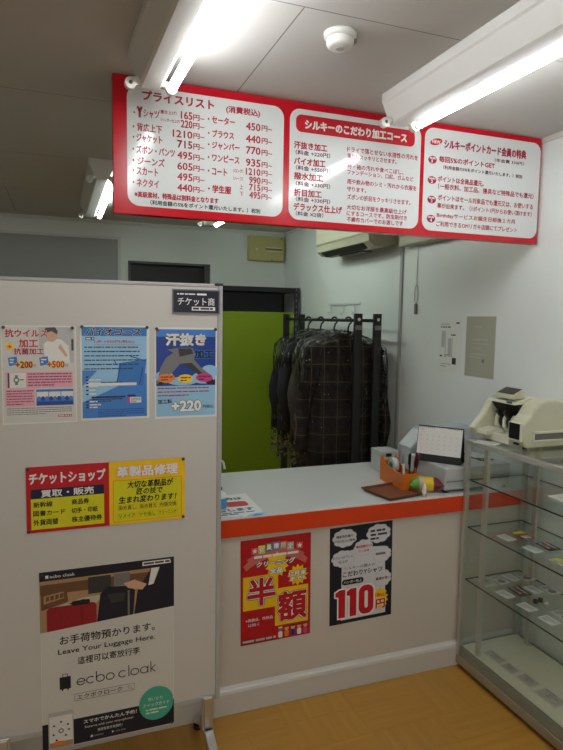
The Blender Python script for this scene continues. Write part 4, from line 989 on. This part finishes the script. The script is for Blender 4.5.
MB(O).prism([(1.752, 1.204), (1.756, 1.214), (1.80, 1.226), (1.87, 1.232), (1.93, 1.215), (1.975, 1.178), (1.984, 1.15), (1.96, 1.15), (1.93, 1.19), (1.80, 1.206)], 'y', 1.942, 2.103, ivory2, bevel=.002).done('top_cover', t)
m = MB(O); m.prism([(1.695, 1.066), (1.698, 1.082), (1.75, 1.094), (1.80, 1.085), (1.80, 1.07), (1.75, 1.066)], 'y', 2.04, 2.101, ivory2, bevel=.003); m.done('stacker_plate', t)
for y in (2.000, 2.045):
    m = MB(O); m.prism([(1.80 + .035*math.cos(a), 1.125 + .035*math.sin(a)) for a in [k*2*PI/20 for k in range(20)]], 'y', y-.007, y+.007, black_plastic, bevel=.002)
    m.prism([(1.775, 1.13), (1.745, 1.165), (1.755, 1.175), (1.80, 1.15)], 'y', y-.006, y+.006, black_plastic); m.done('stacker_wheel', t)
for y in (1.975, 2.022, 2.07):
    MB(O).prism([(1.785, 1.076), (1.765, 1.10), (1.765, 1.135), (1.78, 1.155), (1.80, 1.15), (1.81, 1.08)], 'y', y-.009, y+.009, ivory2, bevel=.004).done('guide_fin', t)
sc = MB(O).box((1.720, 1.867, 1.066), (1.730, 1.940, 1.142), ivory2, .003).done('front_display', t)
MB(O).box((1.7185, 1.874, 1.074), (1.7205, 1.934, 1.138), mat('dark screen', (16, 18, 20), rough=.12), .0005).done('screen', sc)
MB(O).box((1.728, 1.890, 1.050), (1.738, 1.916, 1.058), black_plastic, .001).done('button', t)
q = MB(O).prism([(1.752, 1.226), (1.755, 1.244), (1.803, 1.266), (1.815, 1.228)], 'y', 1.955, 2.065, ivory, bevel=.003).done('tilted_display', t)
MB(O).prism([(1.7565, 1.2452), (1.7565, 1.2465), (1.8015, 1.2672), (1.8015, 1.2658)], 'y', 1.963, 2.057, mat('brown display glass', (48, 34, 30), rough=.12)).done('screen', q)
MB(O).box((1.753, 1.965, 1.205), (1.7575, 1.995, 1.215), mat('blue badge', (58, 84, 120), rough=.35), .001).done('badge', t)
m = MB(O); m.box((1.775, 1.856, 1.065), (1.975, 1.864, 1.072), ivory2, .002).box((1.775, 1.856, 1.098), (1.975, 1.864, 1.108), ivory2, .002).box((1.775, 1.856, 1.065), (1.783, 1.864, 1.108), ivory2, .002); m.done('slot_frame', t)
MB(O).box((1.784, 1.8605, 1.073), (1.975, 1.8625, 1.097), mat('slot grey', (110, 112, 104), rough=.4)).done('slot', t)
MB(O).box((1.93, 1.852, 1.078), (1.965, 1.861, 1.092), black_plastic, .002).done('knob', t)
for x in (1.755, 1.97):
    for y in (1.88, 2.09): MB(O).cyl((x, y, GZ+.0003), (x, y, GZ+.0075), .01, black_plastic, 14).done('foot', t)
s = Sheet(.10, .07, .0006, 'paper'); s.lines(.01, .015, .09, 3, .016, .004, 'lightgrey')
tag(s.done('paper_slip', (1.692, 2.085, GZ+.0004), rot=(0, 0, math.radians(-62))), 'white slip of paper lying on the corner of the glass case under the banknote counter', 'paper')

# ================================================================== NOTICES ON THE RIGHT WALL
s = Sheet(.205, .297, .0006, 'paper')
s.lines(.02, .030, .15, 1, 1, .007, 'lightgrey', 2); s.rect(.155, .022, .185, .030, 'charcoal', 2)
s.lines(.02, .045, .17, 1, 1, .008, 'grey', 2); s.rect(.065, .075, .068, .205, 'grey', 2); s.rect(.125, .105, .128, .215, 'grey', 2); s.lines(.115, .088, .18, 1, 1, .007, 'charcoal', 2)
s.rect(.03, .07, .06, .16, 'lightgrey', 1); s.rect(.09, .11, .12, .21, 'lightgrey', 1); s.rect(.018, .205, .04, .213, 'charcoal', 2); s.lines(.06, .20, .10, 2, .009, .005, 'grey', 2)
s.rect(.13, .215, .165, .25, 'charcoal', 2); s.lines(.03, .25, .12, 2, .013, .003, 'grey', 2)
tag(s.done('notice', (RX-.0003, 2.842, 1.562), '-x', tilt=.0), 'white printed notice on the right wall, left one of the pair', 'notice', 'notices on the right wall')
INK['fadedbeige'] = (172, 172, 154)
s = Sheet(.225, .31, .0008, 'beige')
s.rect(.002, .002, .223, .308, 'fadedbeige', 0)
s.lines(.065, .05, .16, 1, 1, .006, 'lightgrey', 2); s.lines(.05, .115, .18, 3, .022, .004, 'lightgrey', 2); s.lines(.04, .19, .18, 2, .016, .004, 'lightgrey', 2)
s.poly([(.125, .225), (.15, .212), (.15, .238)], 'grey', 2); s.lines(.03, .29, .2, 1, 1, .003, 'lightgrey', 2)
tag(s.done('notice.001', (RX-.0003, 2.60, 1.572), '-x'), 'faded beige notice on the right wall, right one of the pair', 'notice', 'notices on the right wall')

# ================================================================== GREEN STORAGE RACK
t = thing('storage_rack', 'black slotted steel rack fronted with a plain green panel against the back wall', 'rack', (1.49, 5.08, 0))
O = (1.49, 5.08, 0)
green_m = mat('olive green panel', (126, 148, 14), rough=.55)
blk = mat('black steel', (24, 24, 25), rough=.45)
X0, X1, Y0, Y1, ZT = 1.02, 1.97, 4.88, 5.28, 1.815
for x, sx in ((X0, 1), (X1, -1)):
    for y, sy in ((Y0, 1), (Y1, -1)):
        m = MB(O); m.box((min(x, x+sx*.04), min(y, y+sy*.003), 0), (max(x, x+sx*.04), max(y, y+sy*.003), ZT), blk); m.box((min(x, x+sx*.003), min(y, y+sy*.04), 0), (max(x, x+sx*.003), max(y, y+sy*.04), ZT), blk)
        if sy == 1:
            for k in range(36): m.box((x+sx*.016, y-.0006, .04+k*.05), (x+sx*.024, y+.0004, .065+k*.05), mat('slot pale', (120, 122, 120), rough=.6))
        m.done('upright', t)
for z in (ZT-.04, 1.20, .62, .10):
    m = MB(O); m.box((X0+.004, Y0+.03, z), (X1-.004, Y1-.004, z+.036), blk); m.done('shelf', t)
MB(O).box((X0+.04, Y0-.004, ZT-.042), (X1-.04, Y0+.003, ZT-.002), blk, .001).done('top_beam', t)
MB(O).box((X0+.005, Y0+.006, .05), (X1-.045, Y0+.022, 1.60), green_m, .002).done('front_panel', t)
MB(O).box((X0+.006, Y1-.006, .10), (X1-.006, Y1-.003, ZT-.04), mat('dark rack back', (84, 88, 92), rough=.6)).done('back_panel', t)

# ================================================================== GARMENT RACK AND COATS
t = thing('garment_rack', 'black double rail garment rack with two square posts in front, holding covered coats', 'garment rack', (1.78, 3.9, 0))
O = (1.78, 3.9, 0)
RZ = 1.541
for x in (1.714, 1.847):
    for y in (3.27, 4.50):
        m = MB(O); m.box((x-.024, y-.014, .07), (x+.024, y+.014, RZ+.042), black_metal, .002)
        p = m.done('post', t)
        if y < 4:
            MB(O).cyl((x, y-.016, RZ+.006), (x, y-.0135, RZ+.006), .010, alu, 18).done('rail_screw', p)
            MB(O).box((x-.0235, y-.0150, RZ-.058), (x+.0235, y-.0135, RZ-.030), mat('grey band', (128, 130, 130), rough=.5)).done('label_band', p)
    MB(O).cyl((x, 3.28, RZ), (x, 4.49, RZ), .0105, mat('dark steel rail', (58, 60, 62), rough=.3, metal=.8), 16).done('rail', t)
for y in (3.27, 4.50):
    MB(O).box((1.60, y-.02, .045), (1.96, y+.02, .072), black_metal, .003).done('foot_bar', t)
    MB(O).cyl((1.714, y, RZ), (1.847, y, RZ), .0095, _M['dark steel rail'], 14).done('cross_rail', t)
    for x in (1.62, 1.94):
        m = MB(O); m.tube([(x-.01, y, .023), (x+.01, y, .023)], .023, black_plastic, 18); m.box((x-.014, y-.012, .02), (x+.014, y+.012, .046), black_plastic, .002); m.done('caster', t)

film = film_mat('clear garment film')
def sellip(w_, d_, n=40, e=2.6):
    pts = []
    for k in range(n):
        a = 2*PI*k/n; c, s_ = math.cos(a), math.sin(a)
        pts.append((w_*math.copysign(abs(c)**(2/e), c), d_*math.copysign(abs(s_)**(2/e), s_)))
    return pts
def coat(kind, label, y, rz, cloth, lap, length, half, seed, xoff=0.0, sleeves=.62):
    rnd = random.Random(seed)
    hz = RZ - .115                     # top of collar below the rail
    loc = (1.714 + xoff, y, hz)
    t = thing(kind, label, 'coat' if kind == 'overcoat' else 'jacket', loc, rz, 'clothes on the garment rack')
    k1, k2, p1, p2 = rnd.choice((5, 6, 7)), rnd.choice((9, 11)), rnd.uniform(0, 6), rnd.uniform(0, 6)
    rings = []
    sh = half - .065
    prof = [(0, .045, .040), (-.012, .085, .050), (-.032, sh*.72, .058), (-.052, sh*.92, .062), (-.075, sh*1.0, .066), (-.12, sh*1.0, .072), (-.22, sh*.95, .078), (-.36, sh*.93, .080), (-.50, sh*.97, .082), (-.65, sh*1.02, .084)]
    if length > .75: prof += [(-.80, sh*1.05, .086), (-.95, sh*1.08, .088), (-length, sh*1.1, .088)]
    else: prof[-1] = (-length, sh*1.02, .084)
    for z, w_, d_ in prof:
        amp = min(1.0, max(0, -z-.05)/.4)
        r = []
        for i, (x, yy) in enumerate(sellip(w_, d_)):
            a = 2*PI*i/40
            f = 1 + amp*(.07*math.sin(k1*a+p1+z*2) + .04*math.sin(k2*a+p2-z*3))
            r.append((x*(1+ (f-1)*.3), yy*f, z + (-.010*amp*math.cos(a) if z == -length else 0)))
        rings.append(r)
    MB().loft(rings, cloth).done('coat_body', t)
    for sx in (-1, 1):
        path = []; rad = []
        for q in range(9):
            u = q/8
            path.append((sx*(sh-.015 + .075*min(1, u*2.2) + .012*math.sin(u*7+p1)), -.010*math.sin(u*3) + .012*math.sin(u*9+p2), -.075 - u*(sleeves-.04)))
            rad.append(.060*(1-u) + .046*u + .004*math.sin(u*16+p1))
        path.insert(0, (sx*(sh-.05), 0, -.052)); rad.insert(0, .040)
        sl = MB().tube(path, rad, cloth, 16, flat=.85).done('sleeve', t)
        for b_ in range(3):
            e = path[-1]
            MB().cyl((e[0]+.012*b_-.01, e[1]-.043, e[2]+.02+.012*b_), (e[0]+.012*b_-.01, e[1]-.038, e[2]+.02+.012*b_), .0045, black_plastic, 10).done('button', sl)
    # collar, lapels and buttons on the front side (-y)
    b = MB(); b.loft([[(x*1.06, yy*1.10, .003) for x, yy in sellip(.052, .046)], [(x*1.0, yy*1.06, .028) for x, yy in sellip(.052, .046)], [(x*.92, yy*.95, .028) for x, yy in sellip(.052, .046)]], lap, cap=False); b.done('collar', t)
    for sx in (-1, 1):
        pts = [(sx*.050, .012), (sx*.085, -.055), (sx*.062, -.068), (sx*.075, -.090), (sx*.012, -.270), (sx*.004, -.275), (sx*.020, -.080)]
        b = MB(); yb = lambda x, z: -(.046 + .040*min(1, -min(z, 0)/.10)) - .004
        A = [b.v((x, yb(x, z), z)) for x, z in pts]; B = [b.v((x, yb(x, z)-.006, z)) for x, z in pts]
        n = len(pts)
        for i in range(n): b._face([A[i], A[(i+1) % n], B[(i+1) % n], B[i]], lap)
        b._face(B, lap); b._face(A[::-1], lap); bmesh.ops.recalc_face_normals(b.bm, faces=b.bm.faces[:]); b.done('lapel', t)
    for k in range(3): MB().cyl((.006, -.095, -.31-k*.10), (.006, -.088, -.31-k*.10), .009, black_plastic, 14).done('button', t)
    # hanger
    h = thing('clothes_hanger', 'dark clothes hanger carrying the ' + {'overcoat': 'plaid coat nearest the viewer'}.get(kind, label.split(' hanging')[0]), 'hanger', (1.714, y, RZ), rz, 'hangers on the garment rack')
    hb = MB(); hb.tube([(.0 + .022*math.sin(a), 0, .0 + .0225*math.cos(a) - .0035) for a in [math.radians(-100 + k*20) for k in range(14)]] + [(.0, 0, -.05), (0, 0, -.11)], .0062, black_plastic, 8); hb.done('hook', h)
    hb = MB(); hb.tube([(xoff-sh+.03, 0, -.195), (xoff-.09, 0, -.150), (xoff, 0, -.110), (xoff+.09, 0, -.150), (xoff+sh-.03, 0, -.195)], [.010, .012, .012, .012, .010], black_plastic, 10); hb.done('hanger_arms', h)
    # film cover
    rings = []
    fl = length + .12
    for q, (z, w_, d_) in enumerate([(.050, .018, .018), (.040, .050, .045), (.020, .110, .064), (-.020, half*.85, .080), (-.06, half*1.02, .088), (-.14, half*1.07, .090), (-.30, half*1.08, .092), (-.5, half*1.09, .094), (-.7, half*1.10, .094), (-fl, half*1.10, .092)]):
        r = []
        for i, (x, yy) in enumerate(sellip(w_, d_, 48)):
            j = rnd.uniform(-1, 1)
            r.append((x + .006*j, yy + .007*rnd.uniform(-1, 1), z + .006*rnd.uniform(-1, 1)))
        rings.append(r)
    c = MB(loc).loft([[tuple(Vector(p) + Vector(loc)) for p in r] for r in rings], film, cap=False)
    o = c.done('garment_cover'); o.rotation_euler = (0, 0, rz)
    tag(o, 'clear plastic film cover over the ' + label.split(' hanging')[0], 'garment cover', 'plastic covers on the clothes')
    return t
plaid = plaid_mat()
navy_c = mat('near black wool', (20, 21, 25), rough=.9); char_c = mat('charcoal wool', (38, 40, 45), rough=.9); taupe_c = mat('taupe wool', (70, 63, 55), rough=.9, noise=.06, scale=120)
coat('overcoat', 'brown plaid overcoat hanging nearest the viewer on the black garment rack', 3.40, math.radians(-4), plaid, plaid, 1.0, .278, 3, xoff=-.025, sleeves=.66)
coat('suit_jacket', 'taupe suit jacket hanging just behind the plaid overcoat', 3.605, math.radians(3), taupe_c, taupe_c, .73, .272, 5, xoff=-.005)
coat('suit_jacket', 'charcoal suit jacket hanging third from the front of the rack', 3.825, math.radians(-3), char_c, char_c, .75, .272, 8, xoff=.0)
coat('suit_jacket', 'near black suit jacket hanging furthest back on the rack, beside the green panel', 4.045, math.radians(4), navy_c, navy_c, .73, .272, 13, xoff=.02)
def trousers(label, y, cloth, seed):
    rnd = random.Random(seed)
    loc = (1.684, y, .80)
    b = MB(loc)
    for sx in (-1, 1):
        rings = []
        for z, w_, d_ in ((.35, .080, .018), (.18, .085, .024), (-.05, .082, .026), (-.18, .080, .024), (-.36, .078, .020)):
            rings.append([(loc[0] + sx*.075 + x, y + yy*(1+.2*math.sin(5*x/w_+z*7)) + sx*.004, loc[2] + z) for x, yy in sellip(w_, d_, 28)])
        b.loft(rings, cloth)
    o = b.done('trousers'); tag(o, label, 'trousers', 'trousers on the garment rack')
trousers('grey trousers showing below the taupe suit jacket', 3.605, mat('grey wool', (88, 84, 78), rough=.9), 2)
trousers('dark grey trousers showing below the charcoal suit jacket', 3.825, mat('mid grey wool', (62, 62, 62), rough=.9), 4)
